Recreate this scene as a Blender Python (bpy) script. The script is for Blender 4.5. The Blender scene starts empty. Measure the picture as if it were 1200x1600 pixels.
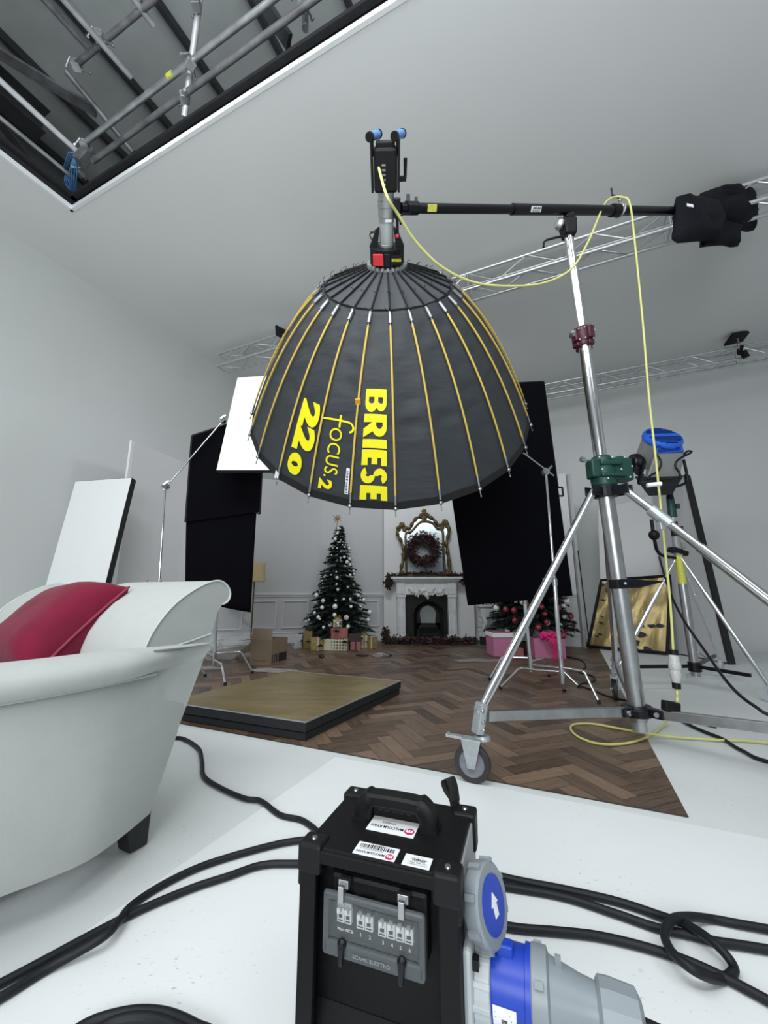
import bpy, bmesh, math, random
from mathutils import Vector, Matrix, noise
random.seed(7)
V = Vector
PI = math.pi
S = bpy.context.scene
COL = S.collection

# ------------------------------------------------------------------ camera
CAM_H = 0.88
PITCH = math.radians(11.4)
FPX = 630.0                       # focal length in pixels of the 1200x1600 frame
cam_d = bpy.data.cameras.new('camera')
cam_d.sensor_fit = 'VERTICAL'; cam_d.sensor_height = 32.0
cam_d.lens = FPX / 1600.0 * 32.0
cam_d.clip_start = 0.02; cam_d.clip_end = 100
cam = bpy.data.objects.new('camera', cam_d); COL.objects.link(cam)
cam.location = (0, 0, CAM_H); cam.rotation_euler = (PI/2 + PITCH, 0, 0)
S.camera = cam

# ------------------------------------------------------------------ world and lights
w = bpy.data.worlds.new('world'); S.world = w; w.use_nodes = True
w.node_tree.nodes['Background'].inputs[0].default_value = (0.75, 0.85, 0.9, 1)
w.node_tree.nodes['Background'].inputs[1].default_value = 0.02
S.view_settings.view_transform = 'Standard'; S.view_settings.look = 'None'
S.view_settings.gamma = 1; S.view_settings.use_curve_mapping = False
S.view_settings.exposure = 0.0
THETA = math.radians(24.3)
def UV(u, v, z=0.0):              # studio axes: u across to the right, v into the depth
    return V((u*math.cos(THETA) + v*math.sin(THETA), -u*math.sin(THETA) + v*math.cos(THETA), z))
def area(name, loc, target, sx, sy, power, color=(0.90, 0.98, 1.0)):
    l = bpy.data.lights.new(name, 'AREA'); l.shape = 'RECTANGLE'; l.size = sx; l.size_y = sy
    l.energy = power; l.color = color
    o = bpy.data.objects.new(name, l); COL.objects.link(o); o.location = loc
    o.rotation_euler = (V(target) - V(loc)).to_track_quat('-Z', 'Y').to_euler()
    return o
COOL = (0.955, 0.99, 1.0)
area('overhead_work_light', UV(-1.6, 0.5, 4.75), UV(-1.4, 1.4, 0), 4.0, 2.0, 64, COOL)
area('overhead_side_light', UV(2.6, 0.0, 4.7), UV(2.8, 2.4, 0), 2.6, 2.6, 62, COOL)
area('set_facing_light', UV(-0.6, -1.2, 4.55), UV(-2.2, 7.0, 1.2), 3.2, 1.0, 125, COOL)
area('set_fill_light', (0.15, 4.45, 3.85), (-0.4, 7.6, 1.0), 1.1, 0.5, 46, COOL)  # added fill behind the umbrella to brighten the set; no fixture there
area('ceiling_fill_light', UV(0.2, -2.4, 1.8), UV(-1.6, 2.0, 4.8), 2.6, 2.0, 162, COOL)  # added unseen fill behind the camera, aimed up to brighten the ceiling

# ------------------------------------------------------------------ geometry helpers
def ray(px, py):
    x = (px-600)/FPX; v = (800-py)/FPX
    return V((x, math.cos(PITCH) - v*math.sin(PITCH), math.sin(PITCH) + v*math.cos(PITCH)))
def PY(px, py, Y):
    r = ray(px, py); return V((0, 0, CAM_H)) + r*(Y/r.y)
def PZ(px, py, z=0.0):
    r = ray(px, py); return V((0, 0, CAM_H)) + r*((z-CAM_H)/r.z)

class MB:
    def __init__(s): s.bm = bmesh.new(); s.mi = 0
    def _v(s, pts): return [s.bm.verts.new(p) for p in pts]
    def face(s, vs):
        try:
            f = s.bm.faces.new(vs); f.material_index = s.mi; return f
        except ValueError: return None
    def poly(s, pts): s.face(s._v(pts)); return s
    def box(s, c, d, m=None, z0=None):
        c = V(c); h = V(d)/2
        P = [V((x*h.x, y*h.y, z*h.z)) for z in (-1, 1) for x, y in ((-1,-1),(1,-1),(1,1),(-1,1))]
        if m is not None: P = [m @ p for p in P]
        v = s._v([c+p for p in P])
        for q in ((0,3,2,1),(4,5,6,7),(0,1,5,4),(1,2,6,5),(2,3,7,6),(3,0,4,7)): s.face([v[i] for i in q])
        return s
    def hexa(s, P):               # eight corners, lower four then upper four
        v = s._v(P)
        for q in ((0,3,2,1),(4,5,6,7),(0,1,5,4),(1,2,6,5),(2,3,7,6),(3,0,4,7)): s.face([v[i] for i in q])
        return s
    def bar(s, a, b, w_, h_, up=(0,0,1)):
        a = V(a); b = V(b); d = (b-a).normalized(); x = d.cross(V(up))
        if x.length < 1e-4: x = d.cross(V((1,0,0)))
        x.normalize(); z = x.cross(d); x = x*w_/2; z = z*h_/2
        return s.hexa([a-x-z, a+x-z, b+x-z, b-x-z, a-x+z, a+x+z, b+x+z, b-x+z])
    def tube(s, a, b, r0, r1=None, n=12, cap=True):
        return s.sweep([a, b], r0, n, cap, [r0, r0 if r1 is None else r1])
    def sweep(s, pts, r, n=8, cap=True, radii=None, closed=False):
        pts = [V(p) for p in pts]; N = len(pts)
        T = []
        for i in range(N):
            if closed: t = pts[(i+1) % N] - pts[i-1]
            else: t = pts[min(i+1, N-1)] - pts[max(i-1, 0)]
            T.append(t.normalized() if t.length > 1e-9 else V((0,0,1)))
        x = T[0].cross(V((0,0,1)))
        if x.length < 1e-3: x = T[0].cross(V((1,0,0)))
        x.normalize(); rings = []
        for i in range(N):
            x = x - T[i]*x.dot(T[i])
            if x.length < 1e-6: x = T[i].orthogonal()
            x.normalize(); y = T[i].cross(x); rr = radii[i] if radii else r
            rings.append(s._v([pts[i] + x*rr*math.cos(2*PI*k/n) + y*rr*math.sin(2*PI*k/n) for k in range(n)]))
        for i in range(N if closed else N-1):
            A = rings[i]; B = rings[(i+1) % N]
            for k in range(n): s.face([A[k], A[(k+1) % n], B[(k+1) % n], B[k]])
        if cap and not closed:
            s.face(rings[0][::-1]); s.face(rings[-1])
        return s
    def lathe(s, prof, o, ax=(0,0,1), n=20, cap=True):   # prof: (radius, height)
        o = V(o); ax = V(ax).normalized(); x = ax.orthogonal().normalized(); y = ax.cross(x); R = []
        for r, h in prof: R.append(s._v([o + ax*h + x*r*math.cos(2*PI*k/n) + y*r*math.sin(2*PI*k/n) for k in range(n)]))
        for i in range(len(R)-1):
            for k in range(n): s.face([R[i][k], R[i][(k+1) % n], R[i+1][(k+1) % n], R[i+1][k]])
        if cap: s.face(R[0][::-1]); s.face(R[-1])
        return s
    def prism(s, pts, d):         # polygon pts extruded by vector d
        d = V(d); a = s._v(pts); b = s._v([V(p)+d for p in pts]); n = len(a)
        s.face(a[::-1]); s.face(b)
        for i in range(n): s.face([a[i], a[(i+1) % n], b[(i+1) % n], b[i]])
        return s
    def ball(s, c, r, sc=(1,1,1), u=12, v_=8):
        m = Matrix.Translation(c) @ Matrix.Diagonal((sc[0], sc[1], sc[2], 1))
        r_ = bmesh.ops.create_uvsphere(s.bm, u_segments=u, v_segments=v_, radius=r, matrix=m)
        for vv in r_['verts']:
            for f in vv.link_faces: f.material_index = s.mi
        return s
    def grid(s, rows, closed_u=False):
        R = [s._v(r) for r in rows]
        for i in range(len(R)-1):
            n = len(R[i])
            for k in range(n if closed_u else n-1):
                s.face([R[i][k], R[i][(k+1) % n], R[i+1][(k+1) % n], R[i+1][k]])
        return R
    def xf(s, m):
        bmesh.ops.transform(s.bm, matrix=m, verts=s.bm.verts); return s
    def build(s, name, mats, parent=None, smooth=None, bevel=0, recalc=True):
        if recalc: bmesh.ops.recalc_face_normals(s.bm, faces=s.bm.faces)
        me = bpy.data.meshes.new(name); s.bm.to_mesh(me); s.bm.free()
        for m in (mats if isinstance(mats, (list, tuple)) else [mats]): me.materials.append(m)
        if smooth is not None:
            me.polygons.foreach_set('use_smooth', [True]*len(me.polygons))
            me.set_sharp_from_angle(angle=math.radians(smooth))
        o = bpy.data.objects.new(name, me); COL.objects.link(o)
        if parent: adopt(o, parent)
        if bevel:
            b = o.modifiers.new('bevel', 'BEVEL'); b.width = bevel; b.segments = 2; b.limit_method = 'ANGLE'; b.angle_limit = math.radians(40)
        return o

def adopt(o, parent):             # parts are modelled in world coordinates
    o.parent = parent
    if parent.type == 'EMPTY': o.matrix_parent_inverse = Matrix.Translation(-parent.location)
def tag(o, label=None, cat=None, group=None, kind=None):
    if label: o['label'] = label
    if cat: o['category'] = cat
    if group: o['group'] = group
    if kind: o['kind'] = kind
    return o
def thing(name, label, cat, loc, group=None):
    o = bpy.data.objects.new(name, None); COL.objects.link(o); o.location = loc
    o.empty_display_size = 0.1
    return tag(o, label, cat, group)
def struct(o): o['kind'] = 'structure'; return o
def dup(root, loc, rotz=0, label=None, scale=None, group=None):
    r = root.copy(); COL.objects.link(r); r.location = loc; r.rotation_euler = (0, 0, rotz)
    if scale: r.scale = scale
    if label: r['label'] = label
    if group: r['group'] = group
    for ch in root.children:
        c = ch.copy(); COL.objects.link(c); c.parent = r
        for g in ch.children:
            d = g.copy(); COL.objects.link(d); d.parent = c
    return r
def smoothpath(pts, sub=6):       # catmull-rom
    pts = [V(p) for p in pts]; out = []
    for i in range(len(pts)-1):
        a = pts[max(i-1, 0)]; b = pts[i]; c = pts[i+1]; d = pts[min(i+2, len(pts)-1)]
        for k in range(sub):
            t = k/sub
            out.append(0.5*((2*b) + (c-a)*t + (2*a-5*b+4*c-d)*t*t + (3*b-a-3*c+d)*t*t*t))
    out.append(pts[-1]); return out
def rotz(a): return Matrix.Rotation(a, 3, 'Z')

# ------------------------------------------------------------------ materials
def srgb(r, g, b):
    f = lambda c: (c/255)/12.92 if c/255 <= 0.04045 else ((c/255+0.055)/1.055)**2.4
    return (f(r), f(g), f(b), 1)
def mat(name, rgb, rough=0.6, metal=0.0, var=0.0, vscale=8.0, bump=0.0, bscale=60.0, spec=None, coat=0, trans=0, sheen=0, alpha=None, emis=None, stretch=None):
    m = bpy.data.materials.new(name); m.use_nodes = True; nt = m.node_tree; b = nt.nodes['Principled BSDF']
    c = srgb(*rgb); b.inputs['Base Color'].default_value = c
    b.inputs['Roughness'].default_value = rough; b.inputs['Metallic'].default_value = metal
    if spec is not None: b.inputs['Specular IOR Level'].default_value = spec
    if coat: b.inputs['Coat Weight'].default_value = coat
    if trans: b.inputs['Transmission Weight'].default_value = trans
    if sheen: b.inputs['Sheen Weight'].default_value = sheen
    if alpha is not None: b.inputs['Alpha'].default_value = alpha
    if emis: b.inputs['Emission Color'].default_value = c; b.inputs['Emission Strength'].default_value = emis
    tc = nt.nodes.new('ShaderNodeTexCoord'); src = tc.outputs['Object']
    if stretch:
        mp = nt.nodes.new('ShaderNodeMapping'); mp.inputs['Scale'].default_value = stretch
        nt.links.new(src, mp.inputs['Vector']); src = mp.outputs['Vector']
    if var:
        n = nt.nodes.new('ShaderNodeTexNoise'); n.inputs['Scale'].default_value = vscale; n.inputs['Detail'].default_value = 4
        nt.links.new(src, n.inputs['Vector'])
        r = nt.nodes.new('ShaderNodeMapRange'); r.inputs['From Min'].default_value = 0.3; r.inputs['From Max'].default_value = 0.7
        r.inputs['To Min'].default_value = 1-var; r.inputs['To Max'].default_value = 1+var*0.6
        nt.links.new(n.outputs['Fac'], r.inputs['Value'])
        mx = nt.nodes.new('ShaderNodeVectorMath'); mx.operation = 'SCALE'; mx.inputs[0].default_value = c[:3]
        nt.links.new(r.outputs['Result'], mx.inputs['Scale']); nt.links.new(mx.outputs['Vector'], b.inputs['Base Color'])
    if bump:
        n = nt.nodes.new('ShaderNodeTexNoise'); n.inputs['Scale'].default_value = bscale; n.inputs['Detail'].default_value = 3
        nt.links.new(src, n.inputs['Vector'])
        bp = nt.nodes.new('ShaderNodeBump'); bp.inputs['Strength'].default_value = bump; bp.inputs['Distance'].default_value = 0.01
        nt.links.new(n.outputs['Fac'], bp.inputs['Height']); nt.links.new(bp.outputs['Normal'], b.inputs['Normal'])
    return m
M = {}
M['wall'] = mat('painted_wall', (222, 225, 225), 0.85, var=0.03, vscale=0.8)
M['ceil'] = mat('painted_ceiling', (224, 226, 226), 0.85, var=0.03, vscale=0.7)
M['floor'] = mat('painted_floor', (216, 221, 222), 0.5, var=0.04, vscale=2.5)  # slightly greyer than the sheet; shading beside it is put into this colour
M['floor2'] = mat('painted_floor_sheet', (230, 234, 236), 0.5, var=0.02, vscale=3)
def scuff(m, rgb):
    nt = m.node_tree; b = nt.nodes['Principled BSDF']; tc = nt.nodes.new('ShaderNodeTexCoord')
    def band(scale, lo, hi, vec):
        mp = nt.nodes.new('ShaderNodeMapping'); mp.inputs['Scale'].default_value = vec; nt.links.new(tc.outputs['Object'], mp.inputs['Vector'])
        n = nt.nodes.new('ShaderNodeTexNoise'); n.inputs['Scale'].default_value = scale; n.inputs['Detail'].default_value = 3; nt.links.new(mp.outputs['Vector'], n.inputs['Vector'])
        r = nt.nodes.new('ShaderNodeMapRange'); r.inputs['From Min'].default_value = lo; r.inputs['From Max'].default_value = hi; nt.links.new(n.outputs['Fac'], r.inputs['Value']); return r
    a = band(60, .66, .72, (1, 2.6, 1)); c = band(2.2, .50, .62, (1, 1, 1))
    mu = nt.nodes.new('ShaderNodeMath'); mu.operation = 'MULTIPLY'; nt.links.new(a.outputs['Result'], mu.inputs[0]); nt.links.new(c.outputs['Result'], mu.inputs[1])
    mu2 = nt.nodes.new('ShaderNodeMath'); mu2.operation = 'MULTIPLY'; mu2.inputs[1].default_value = .55; nt.links.new(mu.outputs[0], mu2.inputs[0])
    mx = nt.nodes.new('ShaderNodeMix'); mx.data_type = 'RGBA'; old = b.inputs['Base Color'].links[0].from_socket
    nt.links.new(mu2.outputs[0], mx.inputs[0]); nt.links.new(old, mx.inputs[6]); mx.inputs[7].default_value = srgb(*rgb); nt.links.new(mx.outputs[2], b.inputs['Base Color'])
scuff(M['floor2'], (120, 124, 122)); scuff(M['floor'], (110, 112, 110))
M['roof'] = mat('roof_sheeting', (178, 184, 184), 0.8, var=0.12, vscale=2)
M['steel_dark'] = mat('dark_steel', (62, 64, 68), 0.6, 0.3, var=0.2, vscale=6)
M['black_board'] = mat('black_board', (30, 32, 36), 0.8, var=0.2)
M['tube_bright'] = mat('new_galvanised_tube', (226, 229, 233), 0.4, 0.4, var=0.12, vscale=9)
M['galv'] = mat('galvanised_tube', (190, 194, 198), 0.42, 0.75, var=0.25, vscale=9)
M['galv_old'] = mat('worn_galvanised_tube', (125, 126, 130), 0.55, 0.5, var=0.45, vscale=7)
M['alu'] = mat('aluminium', (196, 200, 202), 0.38, 0.75, var=0.08)
M['chrome'] = mat('chrome', (225, 228, 232), 0.16, 1.0, var=0.06, vscale=20)
M['steel'] = mat('brushed_steel', (178, 180, 182), 0.33, 0.95, var=0.15, vscale=14)
M['zinc'] = mat('zinc_plate', (186, 192, 196), 0.4, 0.7, var=0.12, vscale=30)
M['black'] = mat('black_plastic', (17, 18, 21), 0.5, var=0.1, spec=.25)
M['black_metal'] = mat('black_paint_metal', (12, 13, 22), 0.32, 0.0, spec=.35)
M['rubber'] = mat('black_rubber', (24, 27, 32), 0.5, var=0.15, vscale=30, spec=.3)
M['duvet'] = mat('black_flag_cloth', (7, 7, 13), 0.95, spec=0.1)
M['bag'] = mat('sandbag_nylon', (13, 15, 24), 0.8, bump=0.4, bscale=25, spec=0.2)
M['skin'] = mat('umbrella_cloth', (46, 50, 55), 0.62, var=0.08, vscale=3, bump=1.0, bscale=4, stretch=(1, 1, 3.2))
M['crown'] = mat('crown_cloth', (62, 66, 72), 0.7, bump=0.3, bscale=12)
M['lining'] = mat('silver_lining', (235, 237, 238), 0.6, 0.0, bump=0.3, bscale=10)
M['trim'] = mat('black_webbing', (14, 15, 18), 0.85)
M['rod'] = mat('yellow_glass_rod', (212, 182, 84), 0.45, var=0.1, vscale=12)
M['yellow'] = mat('yellow_print', (236, 226, 8), 0.6)
M['yellow_cable'] = mat('yellow_cable', (206, 207, 128), 0.5)
M['orange'] = mat('orange_tab', (226, 160, 50), 0.6)
M['blue'] = mat('blue_plastic', (22, 62, 176), 0.4)
M['blue_lamp'] = mat('bright_blue_cover', (36, 100, 222), 0.4)
M['blue_light'] = mat('light_blue_grip', (90, 140, 205), 0.4)
M['red'] = mat('red_plastic', (215, 50, 55), 0.5)
M['pinkred'] = mat('pink_knob', (225, 55, 90), 0.4)
M['wine'] = mat('wine_red_casting', (70, 24, 40), 0.45, var=0.15)
M['green'] = mat('green_casting', (22, 66, 58), 0.45, 0.2, var=0.15, vscale=30)
M['white'] = mat('white_sticker', (236, 238, 242), 0.6)
M['ink'] = mat('dark_ink', (30, 32, 40), 0.7)
M['magenta'] = mat('magenta_ink', (205, 30, 90), 0.6)
M['yellow_tape'] = mat('yellow_label', (205, 205, 90), 0.6, var=0.3, vscale=90)
M['poly'] = mat('white_foam_board', (246, 249, 250), 0.8)
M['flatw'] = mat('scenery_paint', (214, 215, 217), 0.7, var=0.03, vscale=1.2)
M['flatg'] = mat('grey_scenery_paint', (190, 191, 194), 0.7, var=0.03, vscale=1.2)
M['marble'] = mat('carved_marble', (210, 212, 215), 0.5, var=0.12, vscale=10, bump=0.2, bscale=30)
M['iron'] = mat('cast_iron', (9, 10, 12), 0.5, spec=0.3)
M['gold'] = mat('gilt_frame', (98, 84, 54), 0.4, 0.6, var=0.5, vscale=30)
M['mirror'] = mat('antiqued_mirror', (225, 236, 242), 0.22, 1.0, var=0.15, vscale=4)
M['foliage'] = mat('fir_needles', (26, 44, 36), 0.8, var=0.4, vscale=15)
M['foliage2'] = mat('garland_leaves', (52, 56, 44), 0.8, var=0.4, vscale=25)
M['berry'] = mat('dark_red_leaves', (78, 26, 38), 0.7, var=0.4, vscale=25)
M['bauble'] = mat('silver_bauble', (235, 236, 238), 0.3, 0.15)
M['bauble_pink'] = mat('pink_bauble', (178, 62, 82), 0.35, 0.2)
M['star'] = mat('glitter_star', (160, 128, 104), 0.5, 0.4)
M['goldfoil'] = mat('gold_foil', (166, 148, 102), 0.34, 0.65, var=0.2, vscale=3, bump=0.8, bscale=3.5, stretch=(1, 3, 1))
M['goldwrap'] = mat('gold_wrap', (160, 140, 92), 0.4, 0.5, var=0.3, vscale=20)
M['sofa'] = mat('pale_green_grey_linen', (176, 181, 179), 0.9, var=0.03, vscale=14, bump=0.08, bscale=350, sheen=0.1)
M['piping'] = mat('linen_piping', (180, 187, 185), 0.9)
M['velvet'] = mat('burgundy_velvet', (112, 15, 46), 0.8, var=0.15, vscale=7, sheen=0.12, spec=.2, bump=0.2, bscale=14)
M['velvet_trim'] = mat('burgundy_piping', (140, 36, 64), 0.8, sheen=0.2)
M['leg_wood'] = mat('ebonised_wood', (24, 26, 30), 0.5)
M['card'] = mat('cardboard', (132, 116, 98), 0.85, var=0.08, vscale=5)
M['shade'] = mat('cream_lampshade', (200, 182, 142), 0.8)
M['pink'] = mat('pink_paper', (205, 128, 168), 0.6, var=0.06, vscale=30)
M['pinkbow'] = mat('magenta_ribbon', (225, 40, 125), 0.5)
M['rose'] = mat('rose_paper', (164, 104, 102), 0.6)
M['creamp'] = mat('cream_paper', (196, 190, 164), 0.6)
M['darkp'] = mat('dark_paper', (56, 48, 46), 0.6)
M['grey'] = mat('grey_plastic', (134, 142, 148), 0.4, var=0.05)
M['greyl'] = mat('light_grey_plastic', (178, 184, 188), 0.45)
M['greycase'] = mat('grey_case_panel', (150, 154, 158), 0.5)
M['ballast'] = mat('lamp_body_grey', (140, 142, 143), 0.45, 0.2)
M['case'] = mat('black_textured_case', (13, 14, 17), 0.55, spec=.2, bump=0.15, bscale=400)
M['breaker'] = mat('breaker_white', (220, 224, 226), 0.5)
M['tyre'] = mat('grey_black_tyre', (44, 44, 48), 0.6)
M['wheelc'] = mat('wheel_centre', (122, 124, 130), 0.5, var=0.15, vscale=40)
M['film'] = mat('clear_plastic_film', (215, 218, 220), 0.25, bump=0.8, bscale=18, alpha=0.22)
M['rope'] = mat('blue_rope', (70, 120, 170), 0.7)
def glassy(name, rgb, a):
    m = mat(name, rgb, 0.15, alpha=a); return m
M['window'] = glassy('smoked_clear_plastic', (150, 158, 160), 0.13)

def wood_floor():
    m = bpy.data.materials.new('herringbone_wood'); m.use_nodes = True; nt = m.node_tree; b = nt.nodes['Principled BSDF']
    at = nt.nodes.new('ShaderNodeAttribute'); at.attribute_name = 'plank'
    uvn = nt.nodes.new('ShaderNodeUVMap'); uvn.uv_map = 'grain'
    mp = nt.nodes.new('ShaderNodeMapping'); mp.inputs['Scale'].default_value = (2.2, 26, 1)
    nt.links.new(uvn.outputs['UV'], mp.inputs['Vector'])
    n = nt.nodes.new('ShaderNodeTexNoise'); n.inputs['Scale'].default_value = 3.0; n.inputs['Detail'].default_value = 6
    nt.links.new(mp.outputs['Vector'], n.inputs['Vector'])
    cr = nt.nodes.new('ShaderNodeValToRGB')
    cr.color_ramp.elements[0].color = srgb(44, 33, 27); cr.color_ramp.elements[1].color = srgb(142, 118, 98)
    cr.color_ramp.elements[0].position = 0.15; cr.color_ramp.elements[1].position = 0.85
    ad = nt.nodes.new('ShaderNodeMath'); ad.operation = 'MULTIPLY_ADD'; ad.inputs[1].default_value = 0.55
    nt.links.new(n.outputs['Fac'], ad.inputs[0])
    ad2 = nt.nodes.new('ShaderNodeMath'); ad2.operation = 'MULTIPLY'; ad2.inputs[1].default_value = 0.42
    nt.links.new(at.outputs['Fac'], ad2.inputs[0]); nt.links.new(ad2.outputs[0], ad.inputs[2])
    nt.links.new(ad.outputs[0], cr.inputs['Fac']); nt.links.new(cr.outputs['Color'], b.inputs['Base Color'])
    b.inputs['Roughness'].default_value = 0.42
    return m
M['parquet'] = wood_floor()
def dotpaper():
    m = mat('polka_dot_paper', (205, 203, 178), 0.6); nt = m.node_tree; b = nt.nodes['Principled BSDF']
    tc = nt.nodes.new('ShaderNodeTexCoord'); vo = nt.nodes.new('ShaderNodeTexVoronoi'); vo.inputs['Scale'].default_value = 22; vo.inputs['Randomness'].default_value = 0
    nt.links.new(tc.outputs['Object'], vo.inputs['Vector'])
    lt = nt.nodes.new('ShaderNodeMath'); lt.operation = 'LESS_THAN'; lt.inputs[1].default_value = 0.33
    nt.links.new(vo.outputs['Distance'], lt.inputs[0])
    mx = nt.nodes.new('ShaderNodeMix'); mx.data_type = 'RGBA'
    mx.inputs[6].default_value = srgb(205, 203, 178); mx.inputs[7].default_value = srgb(70, 66, 56)
    nt.links.new(lt.outputs[0], mx.inputs[0]); nt.links.new(mx.outputs[2], b.inputs['Base Color'])
    return m
M['dots'] = dotpaper()

def textmesh(body, size, bold=0.0, spacing=1.0, shear=0.0, depth=0.0):
    cu = bpy.data.curves.new('txt', 'FONT'); cu.body = body; cu.size = size; cu.offset = bold; cu.space_character = spacing; cu.shear = shear
    cu.extrude = depth; cu.resolution_u = 4
    o = bpy.data.objects.new('txt', cu); COL.objects.link(o)
    bpy.context.view_layer.update()
    dg = bpy.context.evaluated_depsgraph_get()
    me = bpy.data.meshes.new_from_object(o.evaluated_get(dg))
    bpy.data.objects.remove(o); bpy.data.curves.remove(cu)
    return me
def addtext(mb, body, origin, right, up, height, bold=0.0, width=None, spacing=1.0, lift=0.0012, shear=0):
    """flat lettering on a surface: origin is the lower left corner, right / up unit directions"""
    me = textmesh(body, 1.0, bold, spacing, shear)
    xs = [v.co.x for v in me.vertices]; ys = [v.co.y for v in me.vertices]
    if not xs: return mb
    x0, x1, y0, y1 = min(xs), max(xs), min(ys), max(ys)
    sy = height/(y1-y0); sx = (width/(x1-x0)) if width else sy
    right = V(right).normalized(); up = V(up).normalized(); nrm = right.cross(up)
    vs = mb._v([V(origin) + right*((v.co.x-x0)*sx) + up*((v.co.y-y0)*sy) + nrm*lift for v in me.vertices])
    for f in me.polygons: mb.face([vs[i] for i in f.vertices])
    bpy.data.meshes.remove(me)
    return mb
# ================================================================== THE ROOM
HC = 4.85                                    # ceiling height
U0, U1, V0, V1 = -6.9, 6.6, -4.2, 9.5
OU, OV = -4.47, 1.89                        # inner corner of the ceiling opening
mb = MB(); mb.poly([UV(U0-.2, V0-.2), UV(U1+.2, V0-.2), UV(U1+.2, V1+.2), UV(U0-.2, V1+.2)])
struct(mb.build('floor', M['floor'], recalc=False))
def cove_profile(r0, r1, H):                # (distance from wall plane, z), floor cove to ceiling cove
    P = []
    for k in range(13):
        a = PI/2*k/12; P.append((r0*(1-math.sin(a)), r0*(1-math.cos(a))))
    for k in range(13):
        a = PI/2*k/12; P.append((r1*(1-math.cos(a)), H - r1*(1-math.sin(a))))
    return P
RC = 1.5
prof = cove_profile(1.35, RC, HC)
mb = MB(); mb.grid([[UV(U0+.6, V1-d, z+.001) for d, z in prof], [UV(U1, V1-d, z+.001) for d, z in prof]])
# rounded corner between the left and the back wall keeps the cyclorama seamless
mb.build('wall_back', M['wall'], smooth=60)['kind'] = 'structure'
prof2 = cove_profile(0.5, RC, HC)
mb = MB(); mb.grid([[UV(U0+d, V0, z+.001) for d, z in prof2], [UV(U0+d, V1, z+.001) for d, z in prof2]])
mb.build('wall_left', M['wall'], smooth=60)['kind'] = 'structure'
mb = MB(); mb.poly([UV(U1, V0, 0), UV(U1, V1, 0), UV(U1, V1, HC), UV(U1, V0, HC)])
struct(mb.build('wall_right', M['wall'], recalc=False))
mb = MB(); mb.poly([UV(U0, V0, 0), UV(U1, V0, 0), UV(U1, V0, HC), UV(U0, V0, HC)])
struct(mb.build('wall_front', M['wall'], recalc=False))
mb = MB()
OU1 = 4.6
mb.box(UV((U0+RC-.05+U1)/2, (OV+V1-RC+.05)/2, HC+.03), (U1-U0-RC+.05, V1-RC+.05-OV, .06), Matrix.Rotation(-THETA, 3, 'Z'))
mb.box(UV((U0+RC-.05+OU)/2, (V0+OV)/2, HC+.03), (OU-U0-RC+.05, OV-V0, .06), Matrix.Rotation(-THETA, 3, 'Z'))
mb.box(UV((OU1+U1)/2, (V0+OV)/2, HC+.03), (U1-OU1, OV-V0, .06), Matrix.Rotation(-THETA, 3, 'Z'))
struct(mb.build('ceiling', M['ceil']))
RZ = Matrix.Rotation(-THETA, 3, 'Z')
# white edging of the opening and the dark boards standing on it
mb = MB(); mb.box(UV((OU+OU1)/2, OV-.012, HC+.02), (OU1-OU+.03, .03, .05), RZ)
struct(mb.build('trim_1', M['floor2']))
mb = MB(); mb.box(UV(OU+.0, (V0+OV)/2, HC+.02), (.03, OV-V0, .05), RZ)
struct(mb.build('trim_2', M['floor2']))
mb = MB()
mb.box(UV((OU+OU1)/2, OV+.02, HC+.11), (OU1-OU, .03, .16), RZ)
mb.box(UV((OU+OU1)/2, OV-.03, HC+.14), (OU1-OU, .05, .04), RZ)
mb.box(UV((OU+OU1)/2, OV+.03, HC+.21), (OU1-OU, .10, .04), RZ)
struct(mb.build('trim_3', M['black_board']))
mb = MB()
mb.box(UV(OU-.02, (V0+OV)/2, HC+.11), (.03, OV-V0, .16), RZ)
mb.box(UV(OU+.03, (V0+OV)/2, HC+.14), (.05, OV-V0, .04), RZ)
struct(mb.build('trim_4', M['black_board']))
# the warehouse above: roof sheeting and its side walls
RH = 7.0
mb = MB(); mb.poly([UV(U0-3, V0-2, RH), UV(U0-3, V1, RH), UV(U1+2, V1, RH), UV(U1+2, V0-2, RH)])
o = struct(mb.build('ceiling_warehouse_roof', M['roof'], recalc=False))
mb = MB(); mb.poly([UV(U0-3, 4.5, HC), UV(U1+2, 4.5, HC), UV(U1+2, 4.5, RH), UV(U0-3, 4.5, RH)])
struct(mb.build('wall_warehouse_back', M['steel_dark'], recalc=False))
mb = MB(); mb.poly([UV(-8.3, V0-2, HC), UV(-8.3, 4.6, HC), UV(-8.3, 4.6, RH), UV(-8.3, V0-2, RH)])
struct(mb.build('wall_warehouse_left', M['steel_dark'], recalc=False))

# floor sheets
mb = MB()
mb.box(UV(-1.24+3.6, -1.2+.5, .002), (7.2, 5.6, .004), RZ)
o = mb.build('floor_paper_sheet', M['floor2']); struct(o)

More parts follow.
